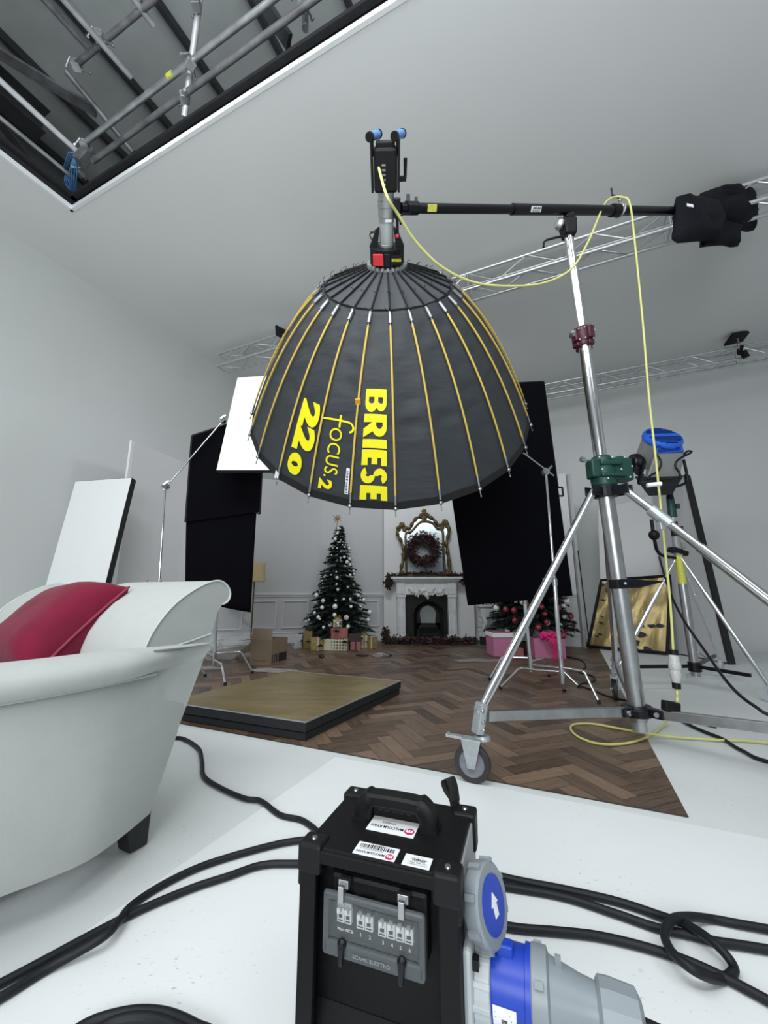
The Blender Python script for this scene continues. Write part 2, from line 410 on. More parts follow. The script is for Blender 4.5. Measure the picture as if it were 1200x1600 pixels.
# roof steelwork
def beam(name, a, b, w_, h_, m, label, cat, group=None):
    a = V(a); b = V(b); t = thing(name, label, cat, (a+b)/2, group)
    f = MB(); up = (0, 0, 1)
    for k in (-1, 1): f.bar(a+V((0,0,k*h_/2)), b+V((0,0,k*h_/2)), w_, .012)
    f.build('flange', m, t)
    g = MB(); g.bar(a, b, .012, h_); g.build('web', m, t)
    return t
beam('steel_roof_beam', UV(-5.0, 1.7, 6.05), UV(-5.0, -4.5, 6.05), .22, .30, M['steel_dark'], 'large dark steel beam crossing the far left of the ceiling opening', 'beam')
beam('steel_roof_beam', UV(-5.6, 2.7, 5.9), UV(4, 2.7, 5.9), .16, .22, M['steel_dark'], 'dark steel beam running above the long right edge of the ceiling opening', 'beam')
gp = 'purlins under the warehouse roof'
for i, u in enumerate((-7.0, -6.1, -5.2, -4.3, -3.4, -2.5, -1.6, -.7, .2)):
    a = UV(u, -4.5, 6.9); b = UV(u, 4.3, 6.9)
    m_ = MB(); m_.bar(a, b, .05, .10)
    o = m_.build('roof_purlin', M['steel_dark']); tag(o, 'thin dark roof purlin under the grey warehouse roof, %s from the left' % ('first second third fourth fifth sixth seventh eighth ninth'.split()[i]), 'roof purlin', gp)
# scaffold tubes seen through the opening
def coupler(p, parent=None, s=1.0):
    pass
def ZS(z): return CAM_H+(z-CAM_H)*1.067
def scaf(px0, py0, z0, px1, py1, z1, r, m, label, ext=0.0):
    z0 = ZS(z0); z1 = ZS(z1); r *= 1.05
    a = PZ(px0, py0, z0); b = PZ(px1, py1, z1); d = (b-a).normalized()
    b2 = b + d*ext
    m_ = MB(); m_.tube(a, b2, r, n=14, cap=True)
    o = m_.build('scaffold_tube', m, smooth=50); tag(o, label, 'scaffold tube')
    return a, b
scaf(135, 221, 5.00, 425, 0, 5.00, .0242, M['galv'], 'bright grey scaffold tube running up to the right, with a yellow mark on it', 2.5)
scaf(145, 252, 4.86, 490, 0, 4.86, .0242, M['galv_old'], 'rusty dark scaffold tube nearest the right edge of the opening', 2.5)
scaf(118, 102, 5.30, 242, -2, 5.30, .0242, M['galv_old'], 'short grey scaffold tube in the upper left of the opening', 1.5)
scaf(205, 121, 5.20, 98, -2, 5.20, .0242, M['galv'], 'grey scaffold tube pointing down right to a free end in mid opening', 1.2)
scaf(140, 78, 5.42, 68, -2, 5.42, .0242, M['galv_old'], 'dim grey scaffold tube just left of the free-ended one', 1.2)
scaf(120, 236, 4.96, 0, 126, 4.96, .0242, M['tube_bright'], 'shiny scaffold tube running off the left edge of the photo, upper of two', 1.2)
scaf(116, 279, 4.88, 0, 184, 4.88, .0200, M['galv'], 'thin scaffold tube running off the left edge of the photo, lower of two', 1.2)
scaf(288, 183, 4.78, 312, 0, 5.5, .0242, M['tube_bright'], 'bright steep scaffold tube crossing both long tubes', 0.6)
scaf(240, 40, 5.3, 214, 5, 5.3, .0242, M['galv'], 'short scaffold stub at the top of the opening left of the bright steep tube', .5)
scaf(477, 45, 4.9, 477, 0, 5.3, .0242, M['galv_old'], 'short upright scaffold tube at the top right of the opening', .3)
scaf(208, 238, 5.1, 150, 168, 5.3, .0242, M['galv_old'], 'dark scaffold tube rising from behind the rusty tube', .3)
m_ = MB()
a = PZ(0, 84, ZS(5.6)); b = PZ(150, 175, ZS(5.5))
m_.bar(a-(b-a)*.6, b, .11, .03); tag(m_.build('flat_steel_strap', M['galv_old']), 'wide grey steel strap slanting across the left of the opening', 'steel strap')
m_ = MB(); a = PZ(0, 192, ZS(5.3)); b = PZ(48, 255, ZS(5.15)); m_.bar(a-(b-a)*.8, b, .10, .02)
tag(m_.build('flat_steel_strap', M['steel_dark']), 'dark steel strap at the left edge of the photo above the opening corner', 'steel strap')
m_ = MB(); a = PZ(412, 5, ZS(5.3)); b = PZ(452, 66, ZS(5.05)); m_.bar(a-(b-a)*.5, b, .11, .04)
tag(m_.build('flat_steel_strap', M['steel_dark']), 'dark steel strap between the two long scaffold tubes at top', 'steel strap')
def clamp(px, py, z, k):
    c = PZ(px, py, ZS(z)); t = thing('scaffold_coupler', ('scaffold coupler where the bright steep tube meets the upper long tube',
      'scaffold coupler where the bright steep tube meets the rusty long tube', 'scaffold coupler at the top of the bright steep tube',
      'scaffold coupler joining the free-ended tube to the short upper left tube', 'scaffold coupler at the lower left end of the short upper left tube',
      'scaffold coupler at the lower left end of the upper long tube', 'scaffold coupler hanging by the blue rope near the opening corner',
      'scaffold coupler at the top right stub', 'scaffold coupler holding the stub at the top of the opening')[k], 'scaffold coupler', c)
    b_ = MB(); R = Matrix.Rotation(random.uniform(0, 3), 3, 'Z') @ Matrix.Rotation(random.uniform(-.4, .4), 3, 'X')
    b_.box(c, (.075, .075, .055), R); b_.box(c+V((0, 0, .035)), (.065, .075, .02), R)
    b_.build('body', M['galv'], t, bevel=.006)
    for s_ in (-1, 1):
        bb = MB(); d = R @ V((s_*.055, .03*s_, 0)); e = R @ V((s_*.065, .06, .06*s_))
        bb.tube(c+d-e*.35, c+d+e*.5, .008, n=8); bb.lathe([(.015, 0), (.015, .014)], c+d+e*.35, e, 6); bb.build('bolt', M['galv'], t)
for k, a_ in enumerate([(297, 100, 4.96), (288, 153, 4.86), (306, 8, 5.4), (155, 58, 5.27), (120, 103, 5.3), (133, 228, 5.0), (125, 270, 4.88), (473, 6, 4.95), (214, 5, 5.33)]): clamp(*a_, k)
m_ = MB(); m_.box(PZ(130, 246, ZS(4.9)), (.09, .10, .14), Matrix.Rotation(.5, 3, 'Y')); m_.box(PZ(140, 238, ZS(4.95)), (.12, .04, .05), RZ)
tag(m_.build('junction_bracket', M['galv_old'], bevel=.008), 'grey clamp bracket at the opening corner where four scaffold tubes meet', 'bracket')
m_ = MB(); c = PZ(266, 118, ZS(5.0)); dd = (PZ(425, 0, ZS(5.0))-PZ(135, 221, ZS(5.0))).normalized(); m_.tube(c-dd*.03, c+dd*.03, .0255, n=14)
tag(m_.build('tape_band', M['yellow_tape']), 'band of yellow tape wrapped round the bright long scaffold tube', 'tape')
m_ = MB()
for k in range(4):
    P = [PZ(110+random.uniform(-2, 3)*1.5, 238, 4.93), PZ(106-k*2, 262+k, ZS(4.90)), PZ(101+k*3, 283, ZS(4.86)), PZ(112+k, 300+k*3, ZS(4.82)), PZ(108+k*4, 270, ZS(4.84)), PZ(117, 243, ZS(4.93))]
    m_.sweep(smoothpath(P, 5), .006, 6)
tag(m_.build('blue_rope', M['rope'], smooth=60), 'loose blue rope looped round the scaffold at the opening corner', 'rope')

# ------------------------------------------------------------------ lighting trusses
def truss(v, u_a, u_b, z_t, w_, label):
    t = thing('lighting_truss', label, 'truss', UV((u_a+u_b)/2, v+w_/2, z_t-w_))
    for dv in (0, w_):
        for dz in (0, -w_):
            b_ = MB(); b_.tube(UV(u_a, v+dv, z_t+dz), UV(u_b, v+dv, z_t+dz), .020, n=10); b_.build('main_chord', M['alu'], t, smooth=50)
    b_ = MB(); n = int((u_b-u_a)/(w_*1.55)); st = (u_b-u_a)/n
    for i in range(n):
        a = u_a+i*st; c = a+st; mid = (a+c)/2
        for (p, q) in (((0, 0), (0, -w_)), ((w_, 0), (w_, -w_)), ((0, 0), (w_, 0)), ((0, -w_), (w_, -w_))):
            if i % 2: p, q = q, p
            b_.tube(UV(a, v+p[0], z_t+p[1]), UV(c, v+q[0], z_t+q[1]), .007, n=6)
        if i % 6 == 0:
            for (p, q) in (((0, 0), (0, -w_)), ((w_, 0), (w_, -w_)), ((0, 0), (w_, 0)), ((0, -w_), (w_, -w_))):
                b_.tube(UV(a, v+p[0], z_t+p[1]), UV(a, v+q[0], z_t+q[1]), .009, n=6)
    b_.build('lattice', M['alu'], t, smooth=50)
    return t
truss(4.29, -4.91, 6.0, 4.70, .215, 'near aluminium lighting truss passing behind the black umbrella and the sandbags')
truss(7.53, -4.96, 6.3, 4.70, .205, 'far aluminium lighting truss high on the back wall at right')

def truss_lamp(c, s, label, tilt):
    t = thing('truss_panel_light', label, 'light', c)
    b_ = MB(); R = Matrix.Rotation(tilt, 3, 'Y') @ Matrix.Rotation(-.35, 3, 'X')
    b_.box(c+V((0, 0, .42*s)), (.44*s, .30*s, .03), R); b_.build('panel', M['black'], t, bevel=.005)
    b_ = MB(); b_.tube(c+V((0, 0, .40*s)), c+V((0, 0, .26*s)), .018*s, n=8); b_.ball(c+V((0, 0, .25*s)), .035*s); b_.build('stem', M['steel'], t, smooth=50)
    b_ = MB(); b_.box(c+V((.03*s, 0, .12*s)), (.05*s, .05*s, .24*s), Matrix.Rotation(.35, 3, 'Y')); b_.box(c+V((.09*s, 0, .02*s)), (.09*s, .09*s, .16*s), Matrix.Rotation(-.3, 3, 'Y'))
    b_.tube(c+V((-.04*s, 0, .15*s)), c+V((-.05*s, 0, .0)), .02*s, n=8)
    b_.build('clamp', M['black'], t, bevel=.008)
truss_lamp(PY(1157, 553, 5.65)+V((0, 0, -.02)), .72, 'small black panel light clamped upright on the far truss at right', -.25)
truss_lamp(PY(441, 542, 5.2)+V((0, 0, -.02)), .55, 'small black light on the near truss at the left rim of the umbrella', .5)

# ------------------------------------------------------------------ herringbone vinyl
def herringbone():
    bm = bmesh.new(); uvl = bm.loops.layers.uv.new('grain'); cl = bm.loops.layers.float_color.new('plank')
    W, n = .092, 4; L = W*n; c, s = math.cos(PI/4), math.sin(PI/4)
    u0, u1, v0, v1 = -5.15, .36, 2.16, 7.7
    def add(x, y, w_, h_):
        u_ = (x*c - y*s); v_ = (x*s + y*c)
        if u_ < -7.5 or u_ > 8 or v_ < -8 or v_ > 8: return
        pts = [(x, y), (x+w_, y), (x+w_, y+h_), (x, y+h_)]
        P = [((a*c-b*s), (a*s+b*c)) for a, b in pts]
        if max(p[0] for p in P) < u0-3 or min(p[0] for p in P) > u1-3+5.6 or 0: pass
        Q = [(p[0]-2.4, p[1]+5.0) for p in P]
        if max(q[0] for q in Q) < u0 or min(q[0] for q in Q) > u1 or max(q[1] for q in Q) < v0 or min(q[1] for q in Q) > v1: return
        f = bm.faces.new([bm.verts.new((q[0], q[1], 0)) for q in Q]); col = random.random(); ro = random.uniform(0, 40)
        for lp, (a, b) in zip(f.loops, ((0, 0), (w_, 0), (w_, h_), (0, h_))):
            if w_ < h_: a, b = b, a
            lp[uvl].uv = (a+ro, b+ro*.7); lp[cl] = (col, col, col, 1)
    K = 70
    for m_ in range(-16, 17):
        for k in range(-K, K):
            ox = m_*2*L + k*W; oy = k*W; g = .0015
            if abs(ox) > 9 or abs(oy) > 9: continue
            add(ox+g, oy+g, L-2*g, W-2*g); add(ox+g, oy+W+g, W-2*g, L-2*g)
    for co, no in (((u0, 0, 0), (-1, 0, 0)), ((u1, 0, 0), (1, 0, 0)), ((0, v0, 0), (0, -1, 0)), ((0, v1, 0), (0, 1, 0))):
        g = bm.verts[:]+bm.edges[:]+bm.faces[:]
        bmesh.ops.bisect_plane(bm, geom=g, plane_co=co, plane_no=no, clear_outer=True)
    for v in bm.verts: v.co = UV(v.co.x, v.co.y, .0062)
    me = bpy.data.meshes.new('herringbone_vinyl'); bm.to_mesh(me); bm.free(); me.materials.append(M['parquet'])
    o = bpy.data.objects.new('planks', me); COL.objects.link(o)
    b_ = MB(); b_.box(UV((u0+u1)/2, (v0+v1)/2, .003), (u1-u0, v1-v0, .005), RZ)
    t = thing('herringbone_floor_sheet', 'dark brown herringbone wood floor laid over the white studio floor', 'flooring', UV((u0+u1)/2, (v0+v1)/2, 0))
    b_.build('backing', M['darkp'], t); adopt(o, t)
herringbone()

# ------------------------------------------------------------------ scenery flats (the white period room)
SH = 3.0
def flat(a, b, label, h=SH, panels=(), rail=True, m='flatw', thick=.05, back=True, skirt=True):
    a = V(a); b = V(b); d = (b-a); L = d.length; d.normalize(); nrm = V((d.y, -d.x, 0))   # faces the camera side
    t = thing('scenery_flat', label, 'scenery wall', (a+b)/2)
    f = MB(); f.hexa([a, b, b-nrm*thick, a-nrm*thick] + [p+V((0, 0, h)) for p in (a, b, b-nrm*thick, a-nrm*thick)]); f.build('panel', M[m], t)
    def strip(z, hh, dd, name):
        s_ = MB(); p = a+nrm*dd/2+V((0, 0, z)); q = b+nrm*dd/2+V((0, 0, z)); s_.bar(p, q, dd, hh); s_.build(name, M['flatw'], t, bevel=.004)
    if rail: strip(.865, .035, .035, 'dado_rail'); strip(.83, .03, .018, 'dado_moulding')
    if skirt: strip(.09, .17, .02, 'skirting_board'); strip(.185, .02, .03, 'skirting_cap')
    for (s0, s1) in panels:
        s_ = MB(); z0, z1 = .27, .74
        for (p, q) in (((s0, z0), (s1, z0)), ((s0, z1), (s1, z1)), ((s0, z0), (s0, z1)), ((s1, z0), (s1, z1))):
            A = a+d*p[0]+V((0, 0, p[1]))+nrm*.01; B = a+d*q[0]+V((0, 0, q[1]))+nrm*.01; s_.bar(A, B, .022, .022, nrm)
        s_.build('panel_moulding', M['flatw'], t, bevel=.004)
    return t
A0 = PY(182, 900, 5.75); A0.z = 0
cA = V((-3.45, 6.85, 0)); cB = V((-1.22, 7.78, 0)); cC = V((.02, 7.98, 0))
flat(A0, cA, 'plain pale flat with a visible top edge behind the left white board', h=3.12, rail=False, skirt=False)
m_ = MB(); m_.box(A0+V((-.012, -.02, 1.56)), (.03, .07, 3.12)); tag(m_.build('edge_batten', M['poly']), 'white upright batten closing the left edge of the plain pale flat', 'batten')
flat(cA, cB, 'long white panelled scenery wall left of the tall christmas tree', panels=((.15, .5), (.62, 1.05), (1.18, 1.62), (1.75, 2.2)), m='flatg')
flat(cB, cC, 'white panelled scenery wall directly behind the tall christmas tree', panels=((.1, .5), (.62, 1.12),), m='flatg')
# chimney breast
t = thing('chimney_breast', 'white chimney breast with the marble fireplace in front', 'scenery wall', (.86, 7.95, 0))
BX0, BX1, BY = 0.0, 1.68, 7.72
f = MB()
FX = .82                                   # opening centre
f.box(((BX0+FX-.31)/2, BY+.15, SH/2), (FX-.31-BX0, .3, SH)); f.box(((BX1+FX+.31)/2, BY+.15, SH/2), (BX1-FX-.31, .3, SH))
f.box((FX, BY+.15, (SH+.82)/2), (.62, .3, SH-.82))
f.build('panel', M['flatw'], t)
D0 = V((1.70, 8.0, 0)); D1 = V((3.30, 7.05, 0))
flat(D0, D1, 'white panelled scenery wall behind the decorated tree with pink baubles', panels=((.1, .55), (.68, 1.12), (1.25, 1.68)), h=3.02)
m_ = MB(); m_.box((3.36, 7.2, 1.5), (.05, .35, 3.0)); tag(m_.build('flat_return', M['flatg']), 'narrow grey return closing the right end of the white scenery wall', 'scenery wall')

# ------------------------------------------------------------------ fireplace
def fireplace():
    t = thing('fireplace', 'carved white marble fireplace with black cast iron insert', 'fireplace', (FX, BY-.1, 0))
    def wx(px): return PY(px, 950, 7.6).x
    xl, xr = wx(620), wx(713)
    cx = (xl+xr)/2; hw = (xr-xl)/2
    for s_ in (-1, 1):
        b_ = MB(); x = cx + s_*(hw-.08)
        b_.box((x, BY-.10, .07), (.20, .20, .14)); b_.box((x, BY-.09, .47), (.15, .18, .68)); b_.box((x, BY-.1, .83), (.17, .20, .05))
        b_.box((x-.045, BY-.185, .47), (.012, .015, .6)); b_.box((x+.045, BY-.185, .47), (.012, .015, .6))
        b_.build('jamb', M['marble'], t, bevel=.01)
    b_ = MB(); b_.box((cx, BY-.09, .965), (2*hw+.02, .18, .22)); b_.box((cx-hw+.08, BY-.10, .965), (.15, .2, .2)); b_.box((cx+hw-.08, BY-.10, .965), (.15, .2, .2))
    b_.build('frieze', M['marble'], t, bevel=.008)
    b_ = MB()
    for i in range(15):
        x = cx-hw+.24 + (2*hw-.48)*i/14; z = .93 + .03*math.cos(i*1.3) - .05*(1-abs(i-7)/7)*(i % 2)
        b_.ball((x, BY-.19, z), .035, (1.2, .6, .9+.5*(i % 2)), 8, 6); b_.ball((x+.02, BY-.185, z-.05), .022, (1, .6, 1.4), 6, 5)
    b_.build('carved_swag', M['marble'], t, smooth=60)
    b_ = MB(); b_.box((cx, BY-.13, 1.155), (2*hw+.22, .30, .045)); b_.box((cx, BY-.12, 1.12), (2*hw+.14, .25, .04)); b_.box((cx, BY-.11, 1.09), (2*hw+.06, .21, .03))
    b_.build('mantel_shelf', M['marble'], t, bevel=.008)
    # cast iron insert with a horseshoe arch
    b_ = MB(); iw = hw-.155; top = .855; n = 16; ri = .20; zc = .46
    outer = []; inner = []
    for k in range(n+1):
        a = PI*k/n; inner.append((FX-.27*math.cos(a)*1.0, zc+.27*math.sin(a)))
        x = -math.cos(a); z = math.sin(a); m1 = max(abs(x), abs(z)); outer.append((cx+x/m1*iw, zc+max(0, z/m1)*(top-zc)))
    inner = [(inner[0][0], .05)]+inner+[(inner[-1][0], .05)]; outer = [(cx-iw, .05)]+outer+[(cx+iw, .05)]
    y0 = BY-.06
    b_.grid([[(x, y0, z) for x, z in outer], [(x, y0, z) for x, z in inner], [(x, y0+.02, z) for x, z in inner], [(x*.8+FX*.2, y0+.05, (z-.4)*.85+.4) for x, z in inner]])
    b_.build('arched_plate', M['iron'], t, smooth=40)
    b_ = MB()
    for k in range(n): 
        a = PI*k/n; c = PI*(k+1)/n
        b_.tube((FX-.285*math.cos(a), y0-.01, zc+.285*math.sin(a)), (FX-.285*math.cos(c), y0-.01, zc+.285*math.sin(c)), .014, n=6)
    b_.build('arch_moulding', M['iron'], t, smooth=60)
    b_ = MB()                                 # fire back with a through opening
    outer = []; inner = []
    for k in range(n+1):
        a = PI*k/n; inner.append((FX-.15*math.cos(a), .50+.15*math.sin(a))); x = -math.cos(a); z = math.sin(a); m1 = max(abs(x), abs(z)); outer.append((FX+x/m1*.30, .5+z/m1*.30))
    inner = [(FX-.13, .34)]+inner+[(FX+.13, .34)]; outer = [(FX-.30, .05)]+outer+[(FX+.30, .05)]
    b_.grid([[(x, y0+.10, z) for x, z in outer], [(x, y0+.10, z) for x, z in inner]]); b_.poly([(FX-.3, y0+.10, .02), (FX+.3, y0+.10, .02), (FX+.3, y0+.10, .34), (FX-.3, y0+.10, .34)])
    b_.build('fire_back', M['iron'], t)
    b_ = MB()
    for k in range(9): b_.tube((FX-.16+.04*k, y0+.04, .14), (FX-.16+.04*k, y0+.04, .27), .007, n=6)
    b_.tube((FX-.18, y0+.04, .27), (FX+.18, y0+.04, .27), .01, n=6); b_.tube((FX-.18, y0+.04, .14), (FX+.18, y0+.04, .14), .01, n=6)
    b_.build('grate', M['iron'], t)
    b_ = MB(); b_.box((cx, BY-.12, .025), (2*hw-.2, .3, .05)); b_.build('hearth', M['iron'], t)
    return cx, hw
FCX, FHW = fireplace()

def mirror():
    c = PY(664, 850, 7.6); t = thing('gilt_mirror', 'ornate gilt rococo mirror standing on the mantelpiece', 'mirror', (c.x, 7.62, 1.18))
    x0, y, z0 = c.x, 7.60, 1.19
    k = .0120
    def pt(px, py, dy=0): return V((x0+(px-664)*k, y-.02+dy+(897-py)*.0010, z0+(897-py)*.0131))
    glass = [(636, 893), (636, 836)] + [(641, 834), (648, 828), (653, 822), (660, 819), (668, 818), (676, 820), (683, 827), (690, 830)] + [(692, 893)]
    b_ = MB(); b_.prism([pt(a, b) for a, b in glass], (0, .01, 0)); b_.build('mirror_glass', M['mirror'], t)
    b_ = MB(); b_.prism([pt(a, b, .004) for a, b in [(624, 895), (627, 870), (627, 850), (623, 832), (626, 824), (640, 826), (655, 812), (664, 806), (676, 812), (688, 822), (698, 820), (701, 830), (697, 850), (698, 872), (700, 895)]], (0, .012, 0)); b_.build('side_mirror_glass', M['mirror'], t)
    b_ = MB()
    b_.sweep(smoothpath([pt(a, b, -.02) for a, b in [(634, 896), (634, 860), (634, 836), (642, 833), (650, 825), (658, 818), (668, 817), (678, 820), (685, 828), (693, 832), (693, 860), (694, 896)]], 5), .022, 8)
    b_.sweep([pt(632, 896, -.02), pt(696, 896, -.02)], .03, 8)
    b_.build('inner_moulding', M['gold'], t, smooth=60)
    b_ = MB()
    path = [(625, 898), (626, 885), (630, 872), (630, 858), (626, 845), (621, 836), (622, 827), (630, 824), (640, 828), (645, 820), (652, 812), (661, 809), (664, 806), (670, 809), (679, 814), (686, 823), (692, 821), (698, 818), (703, 826), (702, 836), (698, 848), (699, 860), (701, 875), (702, 898)]
    P = smoothpath([pt(a, b, -.02) for a, b in path], 6)
    b_.sweep(P, .03, 8, radii=[.029+.010*math.sin(i*1.1) for i in range(len(P))])
    b_.build('outer_scroll', M['gold'], t, smooth=60)
    for (a, b, r) in [(664, 802, .055), (660, 808, .05), (669, 808, .05), (664, 812, .06), (628, 823, .065), (632, 829, .05), (624, 829, .04), (697, 819, .07), (692, 826, .055), (701, 824, .045), (627, 893, .06), (700, 891, .065), (694, 897, .05), (634, 897, .05), (628, 866, .03), (700, 866, .03), (650, 897, .045), (664, 898, .05), (678, 897, .045)]:
        b_ = MB(); b_.ball(pt(a, b, -.03), r*.45, (1, .6, 1), 7, 5)
        for q in range(5):
            an = q*1.26+a; b_.ball(pt(a, b, -.03)+V((math.cos(an)*r*.5, 0, math.sin(an)*r*.5)), r*.5, (1, .5, 1), 7, 5)
        b_.build('carved_ornament', M['gold'], t, smooth=60)
mirror()

def leafy(path, spread, count, size, b_, upb=0.0):
    n = len(path)
    for i in range(count):
        t_ = random.random()*(n-1); k = int(t_); k = min(k, n-2); p = V(path[k]).lerp(V(path[k+1]), t_-k)
        p = p + V((random.gauss(0, spread), random.gauss(0, spread*.7), random.gauss(0, spread)+upb*random.random()))
        d = V((random.uniform(-1, 1), random.uniform(-1, 1), random.uniform(-1, 1))).normalized(); e = d.orthogonal().normalized()
        s_ = size*random.uniform(.6, 1.3)
        b_.mi = 0 if random.random() < .6 else 1
        v = b_._v([p-d*s_*.5, p+e*s_*.22, p+d*s_*.5, p-e*s_*.22]); b_.face(v)
c = PY(662, 858, 7.42)
b_ = MB(); R = .235
leafy([c+V((math.cos(a*PI/12)*R, 0, math.sin(a*PI/12)*R)) for a in range(25)], .05, 1500, .07, b_)
b_.mi = 2; b_.sweep([c+V((math.cos(a*PI/12)*R, 0, math.sin(a*PI/12)*R)) for a in range(24)], .03, 6, closed=True)
tag(b_.build('wreath', [M['berry'], M['foliage2'], M['leg_wood']], recalc=False), 'dark red berry wreath hanging in front of the gilt mirror', 'wreath')
b_ = MB()
leafy([V((FCX-FHW-.16, BY-.2, 1.02)), V((FCX-FHW-.13, BY-.2, 1.17)), V((FCX-.3, BY-.16, 1.205)), V((FCX, BY-.16, 1.21)), V((FCX+.4, BY-.16, 1.20)), V((FCX+FHW+.1, BY-.2, 1.18)), V((FCX+FHW+.18, BY-.2, 1.10))], .028, 1300, .085, b_)
tag(b_.build('mantel_garland', [M['foliage2'], M['berry']], recalc=False), 'leafy garland with dark red sprigs along the mantel shelf', 'garland')
b_ = MB()
leafy([V((FCX-FHW-.20, BY-.35, .06)), V((FCX-.3, BY-.38, .05)), V((FCX+.1, BY-.40, .05)), V((FCX+.5, BY-.38, .05)), V((FCX+FHW+.28, BY-.35, .05))], .035, 1300, .10, b_)
leafy([V((FCX-FHW-.22, BY-.35, .05)), V((FCX-FHW-.2, BY-.35, .24))], .03, 120, .08, b_)
for v in b_.bm.verts: v.co.z = max(v.co.z, .012)
tag(b_.build('hearth_garland', [M['foliage2'], M['berry']], recalc=False), 'leafy garland lying on the floor before the fireplace', 'garland')

# small carved console beside the chimney breast
def console():
    a = PY(748, 945, 7.35); b = PY(806, 945, 7.35); z = a.z; t = thing('console_table', 'small carved white console table right of the fireplace', 'table', ((a.x+b.x)/2, 7.4, 0))
    b_ = MB(); b_.box(((a.x+b.x)/2, 7.45, z-.02), (b.x-a.x, .3, .04)); b_.build('table_top', M['marble'], t, bevel=.01)
    b_ = MB(); b_.box(((a.x+b.x)/2, 7.45, z-.13), (b.x-a.x-.06, .24, .18)); b_.build('apron', M['marble'], t, bevel=.01)
    for s_ in (0, 1):
        x = (a.x+.08) if s_ == 0 else (b.x-.08); d = 1 if s_ == 0 else -1
        b_ = MB(); P = smoothpath([V((x, 7.36, z-.2)), V((x+.03*d, 7.34, z-.32)), V((x-.0*d, 7.36, .30)), V((x-.01*d, 7.36, .12))], 5)
        b_.sweep(P, .04, 8, radii=[.05-.02*i/len(P) for i in range(len(P))]); g = b_.build('leg', M['marble'], t, smooth=60)
        f_ = MB(); f_.box((x-.01*d, 7.36, .07), (.13, .13, .125)); f_.build('foot_block', M['black_board'], g)
    b_ = MB(); leafy([V((a.x+.05, 7.4, z+.03)), V((b.x-.1, 7.4, z+.03))], .03, 160, .07, b_)
    tag(b_.build('console_garland', [M['foliage2'], M['marble']], recalc=False), 'pale leafy garland on top of the small white console table', 'garland')
console()

# ------------------------------------------------------------------ christmas trees
def fir(name, c, h, r, z0, label, droop=.25, tiers=17):
    t = thing(name, label, 'christmas tree', (c.x, c.y, 0))
    b_ = MB(); b_.tube((c.x, c.y, .02), (c.x, c.y, h), .035, .008, 8); b_.build('trunk', M['leg_wood'], t)
    b_ = MB(); tips = []
    for i in range(tiers):
        f_ = i/(tiers-1); z = z0+(h-z0)*f_; rad = r*(1-f_)**.9+.03; n = int(9+14*(1-f_))
        for k in range(n):
            a = 2*PI*(k+random.random()*.7)/n; L = rad*random.uniform(.78, 1.12)
            d = V((math.cos(a), math.sin(a), 0)); base = V((c.x, c.y, z)); tip = base+d*L+V((0, 0, -L*droop+random.uniform(-.04, .06)))
            b_.mi = 1; b_.tube(base, tip, .008, .003, 4, False); b_.mi = 0
            tips.append(tip)
            m_ = max(5, int(L/.035))
            for j in range(m_):
                q = base.lerp(tip, .25+.75*(j+.5)/m_); wd = .10*(1.15-.5*j/m_)
                for s_ in (-1, 1):
                    e = (d*.65+V((-d.y, d.x, 0))*s_*random.uniform(.5, 1)+V((0, 0, random.uniform(-.35, .25)))).normalized()
                    e2 = e.cross(V((0, 0, 1))).normalized()*.013; L2 = wd*random.uniform(.7, 1.2)
                    b_.face(b_._v([q-e2, q+e2, q+e*L2+e2*.3+V((0, 0, -.01)), q+e*L2-e2*.3-V((0, 0, .01))]))
                    b_.face(b_._v([q-V((0, 0, .013)), q+V((0, 0, .013)), q+e*L2*.8]))
                e = V((random.gauss(0, .4), random.gauss(0, .4), .6)).normalized()*wd*.6
                b_.face(b_._v([q-d*.01, q+d*.01, q+e]))
    b_.build('foliage', [M['foliage'], M['leg_wood']], t, recalc=False)
    return tips
TC = PY(528, 950, 7.15); TC.z = 0
zt = PY(527, 826, 7.05).z
tips = fir('christmas_tree', TC, zt, .60, .26, 'tall slim dark green christmas tree left of the fireplace', tiers=22)
def bauble(c, r, m, label, group):
    b_ = MB(); b_.ball((0, 0, 0), r, (1, 1, 1), 10, 8); o = b_.build('bauble', m, smooth=180); o.location = c; tag(o, label, 'bauble', group)
    return o
b0 = None; cnt = 0
for tp in random.sample(tips, 210):
    if tp.y > TC.y+.12 or tp.z < .36: continue
    p = tp.lerp(V((TC.x, TC.y, tp.z)), random.uniform(-.02, .16))+V((0, -.04, -.02)); r = random.choice((.015, .018, .022, .028, .036))*(1.2 if tp.z < 1.1 else .9)
    if b0 is None: b0 = bauble(p, 1.0, M['bauble'], 'silver bauble on the tall christmas tree', 'silver baubles on the tall tree'); o = b0
    else: o = dup(b0, p)
    o.scale = (r, r, r); cnt += 1
    if cnt > 85: break
c = PY(527, 810, 7.05); b_ = MB()
for k in range(8):
    a = 2*PI*k/8+.2; d = V((math.cos(a), 0, math.sin(a))); e = V((-d.z, 0, d.x))*.018; L = .10 if k % 2 else .085
    b_.hexa([c-e, c-V((0, .012, 0)), c+e, c+V((0, .012, 0))]+[c+d*L]*4 if False else [c-e+V((0, -.002, 0)), c-V((0, .014, 0)), c+e, c+V((0, .014, 0)), c+d*L-e*.05, c+d*L-V((0, .001, 0)), c+d*L+e*.05, c+d*L+V((0, .001, 0))])
b_.tube(c+V((0, 0, -.02)), c+V((0, 0, -.17)), .006, n=6)
tag(b_.build('tree_star', M['star']), 'eight-pointed glitter star on top of the tall christmas tree', 'star')
T2 = PY(829, 985, 6.55); T2.z = 0
tips = fir('christmas_tree', T2, 2.05, .64, .46, 'bushy christmas tree with pink baubles below the right black flag', droop=.22, tiers=27)
cnt = 0; p0 = None
